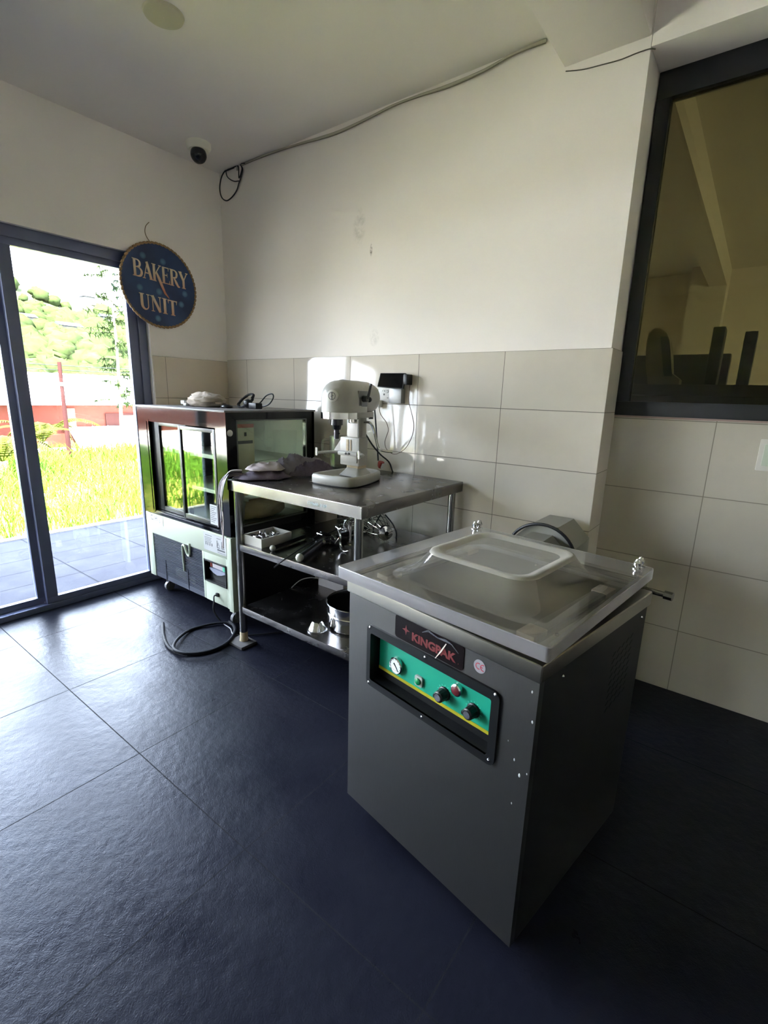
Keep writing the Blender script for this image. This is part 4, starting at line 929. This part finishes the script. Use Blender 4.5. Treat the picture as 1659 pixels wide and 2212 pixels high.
# ================================================================== vacuum packing machine
MA = Vector((2.358, -1.290, 0)); MR = math.radians(-9.8)
mu = Vector((math.cos(MR), math.sin(MR), 0)); mv = Vector((-math.sin(MR), math.cos(MR), 0))
def atm(px, py, off=0.0):      # pixel -> (u, z) on the plane v = off of the machine
    d = ray(px, py); t = ((MA-CAM).dot(mv)+off)/d.dot(mv); P = CAM+d*t; return (P-MA).dot(mu), P.z
vm = thing('vacuum_packing_machine', tuple(MA), 'floor-standing stainless vacuum packing machine with clear domed lid and green control panel', 'machine', rz=MR)
W_, D_, Z0, Z1 = .622, .600, .052, .812
mb = MB(); pu0, pu1, pz0, pz1 = .098, .522, .522, .682
mb.box(0, pu0, 0, .02, Z0, Z1-.035); mb.box(pu1, W_, 0, .02, Z0, Z1-.035); mb.box(pu0, pu1, 0, .02, Z0, pz0); mb.box(pu0, pu1, 0, .02, pz1, Z1-.035)
mb.build('front_panel', M_body, vm, world=False, ang=20)
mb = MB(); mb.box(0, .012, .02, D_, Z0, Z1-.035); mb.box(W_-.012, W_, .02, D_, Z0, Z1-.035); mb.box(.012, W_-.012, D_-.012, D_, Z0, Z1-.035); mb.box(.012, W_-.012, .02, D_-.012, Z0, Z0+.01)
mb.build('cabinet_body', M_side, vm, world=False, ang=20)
mb = MB(); mb.box(-.006, W_+.006, -.008, D_+.01, Z1-.042, Z1, .006, 3); tp = mb.build('top_deck', mat('satin_steel_deck', (150, 146, 136), .30, 1.0, .06, 12), vm, world=False)
mb = MB(); mb.box(.05, W_-.05, .05, D_-.04, Z1, Z1+.001); mb.build('chamber_plate', mat('dull_steel_plate', (128, 124, 114), .42, 1.0, .1, 8), tp, world=False)
for i, u0 in enumerate((.055, .525)):
    s_ = MB().box(u0, u0+.038, .075, .50, Z1+.001, Z1+.014, .003).build('seal_bar', mat('seal_bar_steel', (140, 136, 128), .4, .8), tp, world=False)
    mb = MB(); mb.box(u0-.004, u0+.042, .06, .12, Z1+.001, Z1+.017, .003); mb.box(u0-.004, u0+.042, .44, .50, Z1+.001, Z1+.017, .003); mb.build('end_block', mat('beige_tape', (178, 164, 146), .6), s_, world=False)
mb = MB()
for u0, v0 in ((.09, .045), (.52, .045), (.30, .53), (.59, .40), (.58, .14)): mb.sphere((u0, v0, Z1+.003), .005, 10, 6)
mb.build('deck_screw', M_chrome, tp, world=False)
# rear hinge bar
mb = MB(); mb.box(.02, W_-.02, D_, D_+.04, Z1-.03, Z1+.012, .004); mb.cyl((-.03, D_+.03, Z1-.008), (W_+.05, D_+.03, Z1-.008), .008, seg=14); mb.build('hinge_bar', M_ss, vm, world=False)
mb = MB(); mb.cyl((W_+.03, D_+.03, Z1-.008), (W_+.052, D_+.03, Z1-.008), .013, seg=8); mb.build('hinge_nut', M_ss, vm, world=False)
# the lid sits slightly askew
LD = bpy.data.objects.new('lid', None); C.objects.link(LD); LD.parent = vm; LD.location = (.3015, .314, Z1+.014); LD.rotation_euler = (0, 0, math.radians(3.2)); LD.empty_display_size = .05
LW, LL, LT = .642, .690, .034
def quadring(w_, l_, r, z, cx=0, cy=0, n=5): return [V3(x, y, z) for x, y in rrect(w_, l_, r, n, cx, cy)]
DC = (.037, -.055)   # dome centre in the lid's frame
mb = MB()
# underside border, edges, top with a hole for the dome
mb.mi = 1; mb.loft([quadring(LW-.002, LL-.002, .008, 0), quadring(LW, LL, .010, .002), quadring(LW, LL, .010, LT-.002), quadring(LW-.003, LL-.003, .010, LT)], True, False, False)
mb.mi = 0
mb.loft([quadring(LW-.003, LL-.003, .010, LT), quadring(.455, .47, .06, LT, *DC)], True, False, False)
mb.mi = 0; mb.loft([quadring(LW-.06, LL-.06, .010, .010), quadring(.455, .47, .06, .012, *DC)], True, False, False)
mb.mi = 2; mb.loft([quadring(LW-.002, LL-.002, .008, 0), quadring(LW-.056, LL-.056, .006, 0)], True, False, False)
mb.mi = 1; mb.loft([quadring(LW-.056, LL-.056, .006, 0), quadring(LW-.060, LL-.060, .010, .010)], True, False, False)
lp_ = mb.build('lid_plate', [M_acryl, M_edge, M_domerim], LD, world=False, ang=30)
mb = MB(); dr_ = [(.455, .47, .06, 0.0), (.425, .44, .07, .003), (.395, .405, .075, .012), (.365, .37, .07, .028), (.340, .338, .065, .048), (.322, .318, .06, .062)]
mb.loft([quadring(a_, b_, r, LT+z, DC[0], DC[1], 8) for a_, b_, r, z in dr_], True, False, False)
mb.mi = 1; mb.loft([quadring(a_, b_, r, LT+z, DC[0], DC[1], 8) for a_, b_, r, z in [(.322, .318, .06, .062), (.314, .310, .055, .067), (.302, .297, .05, .069), (.282, .276, .045, .068), (.262, .254, .04, .063), (.250, .241, .04, .061)]], True, False, False)
mb.mi = 2; mb.loft([quadring(.250, .241, .04, LT+.061, DC[0], DC[1], 8), quadring(.01, .01, .004, LT+.060, DC[0], DC[1], 8)], True, False, True)
mb.build('lid_dome', [M_dome, M_domerim, clear_mat('dusty_dome_top', (.9, .9, .88), .06, .15, .24, (190, 188, 182), True)], LD, world=False, ang=40)
mb = MB(); mb.loft([quadring(LW-.03, LL-.03, .012, -.004), quadring(LW-.03, LL-.03, .012, 0.0)], True, False, False); mb.loft([quadring(LW-.055, LL-.055, .012, 0), quadring(LW-.055, LL-.055, .012, -.004)], True, False, False)
mb.loft([quadring(LW-.03, LL-.03, .012, -.004), quadring(LW-.055, LL-.055, .012, -.004)], True, False, False)
mb.build('seal_gasket', mat('dark_gasket', (48, 46, 46), .6), LD, world=False)
for (x, y) in ((-.285, .305), (-.285, .332), (.285, .300), (.285, .330)):
    mb = MB(); mb.lathe([(.014, 0), (.014, .003), (.007, .004), (.007, .010), (.011, .010), (.011, .018), (.008, .022), (.006, .028), (0, .031)], (x, y, LT), (0, 0, 1), 16); mb.build('hinge_bolt', M_chrome, LD, world=False)
# control panel
mb = MB()
def frame_prism(mb, outer, inner, v0, v1):
    ro = [V3(x, v0, z) for x, z in outer]; ri = [V3(x, v0, z) for x, z in inner]; ro2 = [V3(x, v1, z) for x, z in outer]; ri2 = [V3(x, v1, z) for x, z in inner]
    mb.loft([ri2, ri, ro, ro2], True, False, False)
ou = rrect(.448, .192, .018, 5, .3125, .605); inn = rrect(.412, .148, .006, 5, .3095, .603)
frame_prism(mb, ou, inn, -.007, 0); cpn = mb.build('control_panel', M_black, vm, world=False)
mb = MB(); mb.loft([[V3(x, -.006, z) for x, z in inn], [V3(x, .034, z) for x, z in inn]], True, False, True); mb.build('recess', M_black, cpn, world=False)
DP = .030
g_tl = atm(831, 1384, DP); g_r = atm(1062, 1509, DP); g_bl = atm(822, 1461, DP)
gx0, gx1, gz1, gz0 = .108, .512, .674, .565
pn = MB().box(gx0, gx1, DP-.003, DP, gz0, gz1).build('green_fascia', mat('teal_green_fascia', (0, 140, 112), .45, 0, .04), cpn, world=False)
MB().box(gx0, gx1, DP-.0045, DP, gz0-.009, gz0).build('yellow_stripe', mat('yellow_stripe', (150, 140, 10), .5), cpn, world=False)
c = atm(857, 1437, DP-.008)
mb = MB(); mb.lathe([(.024, 0), (.0245, .010), (.022, .013), (.021, .010), (.0, .010)], (c[0], DP-.003, c[1]), (0, -1, 0), 36); ga = mb.build('vacuum_gauge', [M_chrome], cpn, world=False)
MB().cyl((c[0], DP-.0135, c[1]), (c[0], DP-.014, c[1]), .0212, seg=36).build('gauge_dial', mat('dial_white', (215, 222, 225), .5), ga, world=False)
mb = MB(); ribbon(mb, [(-.006, .007), (.002, -.001), (.012, -.014)], [.004, .003, .0012], (c[0], DP-.0143, c[1]), (1, 0, 0), (0, 0, 1), (0, -.0006, 0))
for k in range(11):
    a = math.radians(225-27*k); ribbon(mb, [(.0165*math.cos(a), .0165*math.sin(a)), (.0195*math.cos(a), .0195*math.sin(a))], .0012, (c[0], DP-.0142, c[1]), (1, 0, 0), (0, 0, 1), (0, -.0003, 0))
for dx in (-.006, .001, .006): mb.cyl((c[0]+dx, DP-.0144, c[1]-.013), (c[0]+dx, DP-.0140, c[1]-.013), .001, seg=8)
mb.build('gauge_needle', M_black, ga, world=False)
c = atm(905, 1471, DP-.006)
mb = MB(); mb.prism(rrect(.027, .030, .005, 4, c[0], c[1]), (0, DP-.003, 0), (1, 0, 0), (0, 0, 1), (0, -.006, 0)); gl_ = mb.build('green_lamp', mat('grey_lamp_bezel', (150, 156, 150), .4), cpn, world=False)
MB().lathe([(.0095, 0), (.0095, .004), (.006, .006), (0, .0065)], (c[0], DP-.009, c[1]), (0, -1, 0), 24).build('lamp_lens', mat('green_lens', (10, 120, 70), .2), gl_, world=False)
c = atm(986, 1491, DP-.012)
mb = MB(); mb.lathe([(.016, 0), (.016, .012), (.0125, .014), (.0125, .012)], (c[0], DP-.003, c[1]), (0, -1, 0), 28, (True, True)); rl = mb.build('red_lamp', M_chrome, cpn, world=False)
MB().lathe([(.0122, 0), (.0122, .002), (.008, .004), (0, .0045)], (c[0], DP-.0155, c[1]), (0, -1, 0), 24).build('lamp_lens', mat('dark_red_lens', (96, 34, 40), .25), rl, world=False)
for (px, py) in ((950, 1504), (1013, 1541)):
    c = atm(px, py, DP-.022)
    mb = MB(); mb.lathe([(.019, 0), (.019, .004), (.0165, .006), (.015, .026), (.012, .028)], (c[0], DP-.003, c[1]), (0, -1, 0), 12, (True, True)); mb.box(c[0]-.026, c[0]-.012, DP-.020, DP-.006, c[1]-.017, c[1]-.007, .003)
    kn = mb.build('timer_knob', M_black, cpn, world=False, ang=20)
    MB().cyl((c[0], DP-.031, c[1]), (c[0], DP-.0325, c[1]), .0095, seg=24).build('knob_cap', M_chrome, kn, world=False)
    mb = MB()
    for k in range(11):
        a = math.radians(215-25*k); ribbon(mb, [(.020*math.cos(a), .020*math.sin(a)), (.0245*math.cos(a), .0245*math.sin(a))], .0009, (c[0], DP-.0031, c[1]), (1, 0, 0), (0, 0, 1), (0, -.0003, 0))
    mb.build('knob_scale', mat('pale_green_print', (120, 215, 195), .5), pn, world=False)
for (px, py) in ((799, 1355), (796, 1473), (918, 1420), (911, 1549), (1070, 1501), (1055, 1642)):
    c = atm(px, py, -.008); MB().lathe([(.0045, 0), (.004, .002), (0, .0035)], (c[0], -.007, c[1]), (0, -1, 0), 14, (True, False)).build('screw', M_chrome, cpn, world=False)
# brand plate
pl_ = rrect(.232, .066, .010, 5, .3125, .737)
mb = MB(); mb.prism(pl_, (0, 0, 0), (1, 0, 0), (0, 0, 1), (0, -.0018, 0)); bpn = mb.build('brand_plate', mat('black_red_brand_plate', (14, 7, 8), .3, spec=.15), vm, world=False)
M_bred = mat('brand_red', (98, 22, 24), .5)
mb = MB(); sc_ = atm(877, 1361, -.002); R1, R2 = .014, .0045
star = []
for k in range(8):
    a = PI/2+k*PI/4; r = R1 if k % 2 == 0 else R2; star.append((sc_[0]+r*math.cos(a)*.95, sc_[1]+r*math.sin(a)))
mb.prism(star, (0, -.0018, 0), (1, 0, 0), (0, 0, 1), (0, -.0005, 0))
k0 = atm(889, 1381, -.002); k1 = atm(988, 1428, -.002)
text_mesh(mb, 'KINGPAK', (k0[0], -.0023, (k0[1]+k1[1])/2-.004), (1, 0, 0), (0, 0, 1), (0, 0, 0), .0215, bold=.045)
xs_ = [v.co.x for v in mb.b.verts if v.co.x > k0[0]-.002 and v.co.y < -.0022]
wid = max(xs_)-k0[0]; kx = (k1[0]-.004-k0[0])/wid
for v in mb.b.verts:
    if v.co.x > k0[0]-.002 and abs(v.co.y+.0023) < 1e-5 and v.co.x > sc_[0]+.015: v.co.x = k0[0]+(v.co.x-k0[0])*kx
text_mesh(mb, ',', (k1[0]+.001, -.0023, (k0[1]+k1[1])/2-.004), (1, 0, 0), (0, 0, 1), (0, 0, 0), .012)
mb.build('brand_lettering', M_bred, bpn, world=False, smooth=False)
mb = MB(); a_, b_ = atm(940, 1422, -.004), atm(964, 1391, -.004); ribbon(mb, [a_, ((a_[0]+b_[0])/2+.001, (a_[1]+b_[1])/2), b_], [.0012, .004, .0022], (0, -.004, 0), (1, 0, 0), (0, 0, 1), (0, -.0005, 0))
mb.build('torn_tape', mat('torn_white_tape', (205, 195, 182), .6), bpn, world=False)
mb = MB(); q_ = [atm(*p, -.004) for p in [(912, 1366), (925, 1363), (945, 1378), (962, 1384), (975, 1392), (990, 1412)]]; ribbon(mb, q_, [.002, .006, .003, .007, .003, .002], (0, -.0035, 0), (1, 0, 0), (0, 0, 1), (0, -.0005, 0))
mb.build('peeling_film', clear_mat('clear_film', (.8, .8, .8), .12, .15, .25, (120, 122, 126)), bpn, world=False)
c = atm(1036, 1440, -.001)
st_ = MB().cyl((c[0], 0, c[1]), (c[0], -.0012, c[1]), .0165, seg=32).build('round_sticker', mat('silver_sticker', (160, 158, 164), .35, .5), vm, world=False)
mb = MB()
arc = lambda x0, a0, a1: [(x0+.0072*math.cos(math.radians(a0+(a1-a0)*i/10)), .0072*math.sin(math.radians(a0+(a1-a0)*i/10))) for i in range(11)]
ribbon(mb, arc(-.003, 65, 295), .0022, (c[0], -.0012, c[1]), (1, 0, 0), (0, 0, 1), (0, -.0005, 0)); ribbon(mb, arc(.010, 75, 285), .0022, (c[0], -.0012, c[1]), (1, 0, 0), (0, 0, 1), (0, -.0005, 0)); ribbon(mb, [(.003, 0), (.009, 0)], .002, (c[0], -.0012, c[1]), (1, 0, 0), (0, 0, 1), (0, -.0005, 0))
mb.build('sticker_mark', mat('sticker_red', (176, 66, 78), .5), st_, world=False)
mb = MB()
for i in range(5):
    for j in range(9):
        v0 = .395+i*.028; z0 = .52+j*.021+i*.004; mb.prism([(-.010, -.004), (-.004, -.004), (.010, .006), (.004, .006)], (W_+.0002, v0, z0), (0, 1, 0), (0, 0, 1), (.0008, 0, 0))
mb.build('side_vents', M_dark, vm, world=False)
for v0 in (.10, .56): MB().sphere((W_+.001, v0, .745), .0045, 10, 6).build('side_screw', M_chrome, vm, world=False)
for u0, v0 in ((.085, .055), (W_-.055, .055), (.085, D_-.06), (W_-.055, D_-.06)):
    mb = MB(); mb.cyl((u0-.011, v0, .027), (u0+.011, v0, .027), .027, seg=20); cs = mb.build('castor', M_rubber, vm, world=False)
    mb = MB(); mb.box(u0-.017, u0-.013, v0-.014, v0+.014, .020, .058); mb.box(u0+.013, u0+.017, v0-.014, v0+.014, .020, .058); mb.box(u0-.02, u0+.02, v0-.02, v0+.02, .046, .054); mb.build('castor_fork', M_ss, cs, world=False)
mb = MB()   # dried paint specks on the front panel
r_ = random.Random(3)
for px, py, r in ((1155, 1495, .002), (1168, 1560, .0022), (1122, 1675, .0028), (1111, 1641, .002), (1105, 1735, .0016), (1137, 1428, .0018), (1176, 1680, .0014), (1098, 1600, .0012)):
    c = atm(min(px, 1150 if py < 1700 else px), py, 0); mb.sphere((min(c[0], W_-.006), -.0002, c[1]), r, 8, 6, (1, .3, 1.8))
mb.build('paint_specks', M_paper, vm, world=False)

# ------------------------------------------------------------------ grey octagonal gearbox by the wall
mo = thing('octagonal_motor_unit', (2.585, -.20, 0), 'grey octagonal motor unit with black cord over it, behind the packing machine', 'motor')
def octr(r, y, z=.672, x=2.578): return [V3(x+r*math.cos(PI/8+k*PI/4), y, z+r*math.sin(PI/8+k*PI/4)) for k in range(8)]
MB().loft([octr(.145, -.03), octr(.148, -.26)]).build('housing', M_grey, mo, ang=20)
MB().loft([octr(.120, -.26, .66, 2.57), octr(.118, -.38, .66, 2.57), octr(.09, -.40, .655, 2.57)]).build('front_cap', mat('grey_cap', (126, 124, 116), .5), mo, ang=20)
MB().tube([V3(2.575+.152*math.cos(a), -.275, .665+.150*math.sin(a)) for a in [math.radians(10+i*8) for i in range(21)]], .007, 8).build('cord', M_rubber, mo)
mb = MB(); mb.box(2.50, 2.655, -.32, -.06, .06, .56, .01); mb.build('pedestal', M_grey, mo); MB().box(2.44, 2.68, -.40, -.03, 0, .06, .006).build('base_plate', M_grey, mo)

# ================================================================== on walls and ceiling
# round sign
sg = thing('round_sign', (.0, -.505, 1.985), 'round dark blue sign reading BAKERY UNIT with a rope edge', 'sign')
scx = Vector((.012, -.500, 1.985)); SR = .250
t = NT('night_blue_sign'); b = t.n('BsdfPrincipled'); t.l(b.outputs[0], t.o.inputs[0]); vec, x = t.objco()
base = t.mix(t.ramp(t.noise(vec, 5, 3), .35, .65), lin((28, 44, 84)), lin((42, 70, 116)))
for (cy_, cz2) in ((-.10, .16), (.03, .15), (-.135, -.03), (-.01, -.035), (.17, -.02), (-.03, -.20), (.14, -.09)):
    u = t.math('SUBTRACT', x[1], cy_); v = t.math('SUBTRACT', x[2], cz2); r2 = t.math('ADD', t.math('MULTIPLY', u, u), t.math('MULTIPLY', v, v))
    base = t.mix(t.ramp(r2, .0005, 0, 0, .7), base, lin((96, 140, 168)))
t.l(base, b.inputs['Base Color']); b.inputs['Roughness'].default_value = .45
mb = MB(); mb.cyl((.004, 0, 0), (.020, 0, 0), SR, seg=64); disc = mb.build('sign_board', t.m, sg, world=False); disc.location = (0, .005, 0)
mb = MB(); N = 60
for k in range(N):
    a = 2*PI*k/N; p = V3(.018, .005+(SR)*math.cos(a), SR*math.sin(a)); tg = V3(0, -math.sin(a), math.cos(a)); rd = V3(0, math.cos(a), math.sin(a))
    mb.tube([p-tg*.014-rd*.004, p, p+tg*.014+rd*.004], [.005, .0085, .005], 8)
mb.build('rope_edge', mat('jute_rope', (150, 120, 84), .8, 0, .2, 40), sg, world=False)
tk, tn, sf = .20, .065, .05
def serif(x, w_, y): return ([(x-w_/2, y), (x+w_/2, y)], sf)
G = {
 'B': (.80, [([(.16, .02), (.16, .98)], tk), serif(.15, .34, .02), serif(.15, .34, .98), ([(.2, .96), (.42, .96), (.58, .86), (.60, .74), (.52, .60), (.25, .54)], [.06, .07, .14, .17, .12, .05]), ([(.25, .54), (.50, .53), (.68, .40), (.71, .26), (.62, .10), (.42, .03), (.2, .03)], [.05, .07, .15, .19, .15, .08, .06])]),
 'A': (.82, [([(.10, .02), (.42, .97)], tn), ([(.38, 1.0), (.70, .02)], tk), ([(.20, .34), (.60, .34)], tn), serif(.10, .24, .02), serif(.70, .30, .02)]),
 'K': (.82, [([(.16, .02), (.16, .98)], tk), serif(.15, .34, .02), serif(.15, .34, .98), ([(.24, .42), (.68, .97)], tn), serif(.68, .24, .98), ([(.34, .56), (.55, .22), (.78, -.20), (1.02, -.60), (1.36, -.86)], [.12, .22, .22, .17, .03])]),
 'E': (.74, [([(.16, .02), (.16, .98)], tk), serif(.15, .34, .02), ([(.1, .97), (.62, .97)], .055), ([(.1, .03), (.66, .03)], .055), ([(.2, .52), (.48, .52)], .055), ([(.62, 1.0), (.60, .78)], [.08, .02]), ([(.66, 0), (.68, .24)], [.10, .02]), ([(.48, .64), (.48, .40)], .035)]),
 'R': (.84, [([(.16, .02), (.16, .98)], tk), serif(.15, .34, .02), serif(.15, .34, .98), ([(.2, .96), (.44, .96), (.60, .85), (.62, .72), (.54, .56), (.25, .50)], [.06, .07, .15, .18, .12, .05]), ([(.36, .50), (.56, .22), (.72, .04), (.88, .02)], [.10, .20, .15, .04])]),
 'Y': (.80, [([(.10, .98), (.40, .48)], tk), ([(.74, .98), (.42, .48)], tn), ([(.40, .52), (.40, .02)], tk), serif(.40, .36, .02), serif(.12, .30, .98), serif(.72, .22, .98)]),
 'U': (.84, [([(.18, .98), (.18, .34), (.24, .14), (.38, .04), (.54, .06), (.64, .18), (.66, .36), (.66, .98)], [tk, tk, .18, .12, .07, tn, tn, tn]), serif(.18, .36, .98), serif(.66, .24, .98)]),
 'N': (.92, [([(.16, .02), (.16, .98)], tn), ([(.16, 1.0), (.72, .02)], tk), ([(.74, 0), (.74, .98)], tn), serif(.16, .26, .02), serif(.12, .24, .98), serif(.74, .24, .98)]),
 'I': (.46, [([(.20, .02), (.20, .98)], tk), serif(.20, .38, .02), serif(.20, .38, .98)]),
 'T': (.80, [([(.38, .02), (.38, .98)], tk), serif(.38, .36, .02), ([(.02, .96), (.74, .96)], .07), ([(.03, 1.0), (.05, .74)], [.08, .02]), ([(.73, 1.0), (.71, .74)], [.08, .02])]),
}
def word(txt, y0, z0, y1, z1, h, dz1=0):    # baseline from (y0, z0) to (y1, z1)
    tot = sum(G[c][0] for c in txt); mb = MB(); L_ = y1-y0; kx = L_/tot; x = 0
    for c in txt:
        for pts, w_ in G[c][1]:
            if len(pts) > 2 and c != 'K':
                n0 = len(pts); sp2 = smooth_path([V3(a, b, 0) for a, b in pts], 4); ww = w_ if isinstance(w_, list) else [w_]*n0
                w2 = [ww[min(int(i/4), n0-1)]*(1-(i % 4)/4)+ww[min(int(i/4)+1, n0-1)]*((i % 4)/4) for i in range(len(sp2))]; pts = [(p.x, p.y) for p in sp2]; w_ = w2
            s_ = z1-z0
            o = V3(.0205, y0+x*kx, z0+s_*(x/tot)); ribbon(mb, pts, [q*1.0 for q in w_] if isinstance(w_, list) else w_, o, (0, kx, s_/tot), (0, 0, h), (.003, 0, 0))
        x += G[c][0]
    return mb
def sp(px, py): P = atx(px, py, .022); return P.y+.505, P.z-1.985
t = NT('cream_to_orange_print'); b = t.n('BsdfPrincipled'); t.l(b.outputs[0], t.o.inputs[0]); vec, x = t.objco()
f = t.ramp(x[2], .09, -.03); t.l(t.mix(f, lin((226, 206, 176)), lin((196, 120, 90))), b.inputs['Base Color']); b.inputs['Roughness'].default_value = .5; M_l1 = t.m
t = NT('cream_to_orange_print_low'); b = t.n('BsdfPrincipled'); t.l(b.outputs[0], t.o.inputs[0]); vec, x = t.objco()
f = t.ramp(x[2], -.05, -.20); t.l(t.mix(f, lin((226, 206, 176)), lin((200, 140, 110))), b.inputs['Base Color']); b.inputs['Roughness'].default_value = .5
a_, b_ = sp(288, 594), sp(405, 626); hB = sp(288, 556)[1]-sp(290, 594)[1]
word('BAKERY', a_[0], a_[1], b_[0]+.004, b_[1], hB).build('lettering', M_l1, disc, world=False, smooth=False)
c_, d_ = sp(303, 666), sp(385, 684); hU = sp(300, 631)[1]-sp(305, 666)[1]
word('UNIT', c_[0], c_[1], d_[0], d_[1], hU).build('lettering', t.m, disc, world=False, smooth=False)
for ch_ in disc.children: ch_.location = (0, -.005, 0)
lpn = [atx(*q, .010) for q in [(325, 524), (317, 512), (313, 500), (315, 488), (322, 480)]]
MB().tube(smooth_path(lpn, 6), .0022, 6).build('hanging_cord', mat('tan_string', (130, 112, 84), .8), sg)
# security camera
dm = thing('security_camera', (.215, -.27, H), 'white ceiling security camera with black ball near the corner', 'camera')
cc = atz(430, 332, H-.055)
MB().lathe([(.072, 0), (.072, -.022), (.060, -.040), (.040, -.046), (0, -.046)], (cc.x-.0, cc.y+.0, H), (0, 0, 1), 32).build('camera_base', mat('cream_camera_body', (240, 236, 220), .5), dm)
MB().sphere((cc.x+.012, cc.y-.012, H-.068), .047, 24, 16).build('camera_ball', mat('camera_ball_black', (16, 18, 22), .2), dm)
# round blanking plate on the ceiling
rp = MB().lathe([(.001, -.012), (.066, -.012), (.074, -.008), (.078, 0)], (1.085, -1.0, H), (0, 0, 1), 40).build('ceiling_cover', mat('plate_paint', (200, 194, 168), .7), None, (1.085, -1.0, H)); tag(rp, 'painted-over round cover plate on the ceiling', 'cover plate')
# cables along the ceiling line
cb = [(522, 352), (580, 333), (640, 313), (690, 298), (735, 283), (790, 258), (850, 228), (905, 207), (960, 188), (1010, 168), (1050, 150), (1100, 122), (1140, 95), (1182, 74)]
P = [aty(*q, -.012) for q in cb]
for p in P: p.z = min(p.z, H-.008)
cbo = thing('ceiling_cable', tuple(P[0]), 'painted cable run sagging along the wall and ceiling join', 'cable')
MB().tube(smooth_path(P, 6), .0065, 8).build('sleeve', mat('painted_cable', (176, 170, 150), .6), cbo)
MB().tube(smooth_path([p+V3(0, -.004, -.009+.003*math.sin(i*1.3)) for i, p in enumerate(P)], 6), .0018, 6).build('thin_wire', mat('dusty_thin_wire', (120, 114, 98), .7), cbo)
P = [aty(*q, -.010) for q in [(1222, 154), (1260, 150), (1300, 140), (1340, 129), (1375, 115), (1402, 106), (1416, 106)]]
c3 = MB().tube(smooth_path(P, 6), .0020, 6).build('beam_cable', mat('dusty_cable', (86, 80, 68), .7), None, tuple(P[0])); tag(c3, 'thin dark cable under the ceiling beam above the window wall', 'cable')
cl = thing('cable_coil', tuple(aty(505, 365, -.01)), 'black cable coil hanging high in the room corner', 'cable')
S2 = lambda q: (220+q[0]*.2079, q[1]*.2079)
big = [S2(q) for q in [(1440, 1690), (1462, 1760), (1440, 1860), (1425, 1900), (1400, 1980), (1350, 2050), (1295, 2085), (1245, 2050), (1225, 1960), (1240, 1850), (1275, 1770), (1310, 1710), (1370, 1690)]]
def capz(p): p.z = min(p.z, H-.007); return p
MB().tube(smooth_path([capz(aty(*q, -.012)) for q in big], 6), .0040, 8).build('large_loop', M_rubber, cl)
sm = [S2(q) for q in [(1425, 1880), (1370, 1882), (1310, 1845), (1290, 1790), (1300, 1730), (1340, 1690), (1400, 1680), (1420, 1740), (1425, 1850), (1455, 1760), (1445, 1700), (1490, 1698)]]
MB().tube(smooth_path([capz(aty(*q, -.016)) for q in sm], 6), .0034, 8).build('small_loop', M_rubber, cl)
kk = aty(512, 357, -.014); MB().tube([capz(kk+V3(0, 0, .01)), kk-V3(0, 0, .01), kk-V3(0, 0, .03)], .006, 8).build('cable_tie', M_wplastic, cl)
# switch plate at the right edge
s0 = aty(1643, 948, YR); s1 = aty(1640, 1016, YR)
swp = thing('power_switch', (s0.x+.05, YR, (s0.z+s1.z)/2), 'white rectangular switch plate on the tiles below the window', 'switch')
mb = MB(); mb.box(s0.x+.002, s0.x+.125, YR-.010, YR, s1.z, s0.z, .004); mb.build('switch_plate', M_wplastic, swp)
mb = MB(); mb.box(s0.x+.018, s0.x+.05, YR-.014, YR-.009, s1.z+.02, s0.z-.02, .002); mb.build('rocker', M_white, swp)
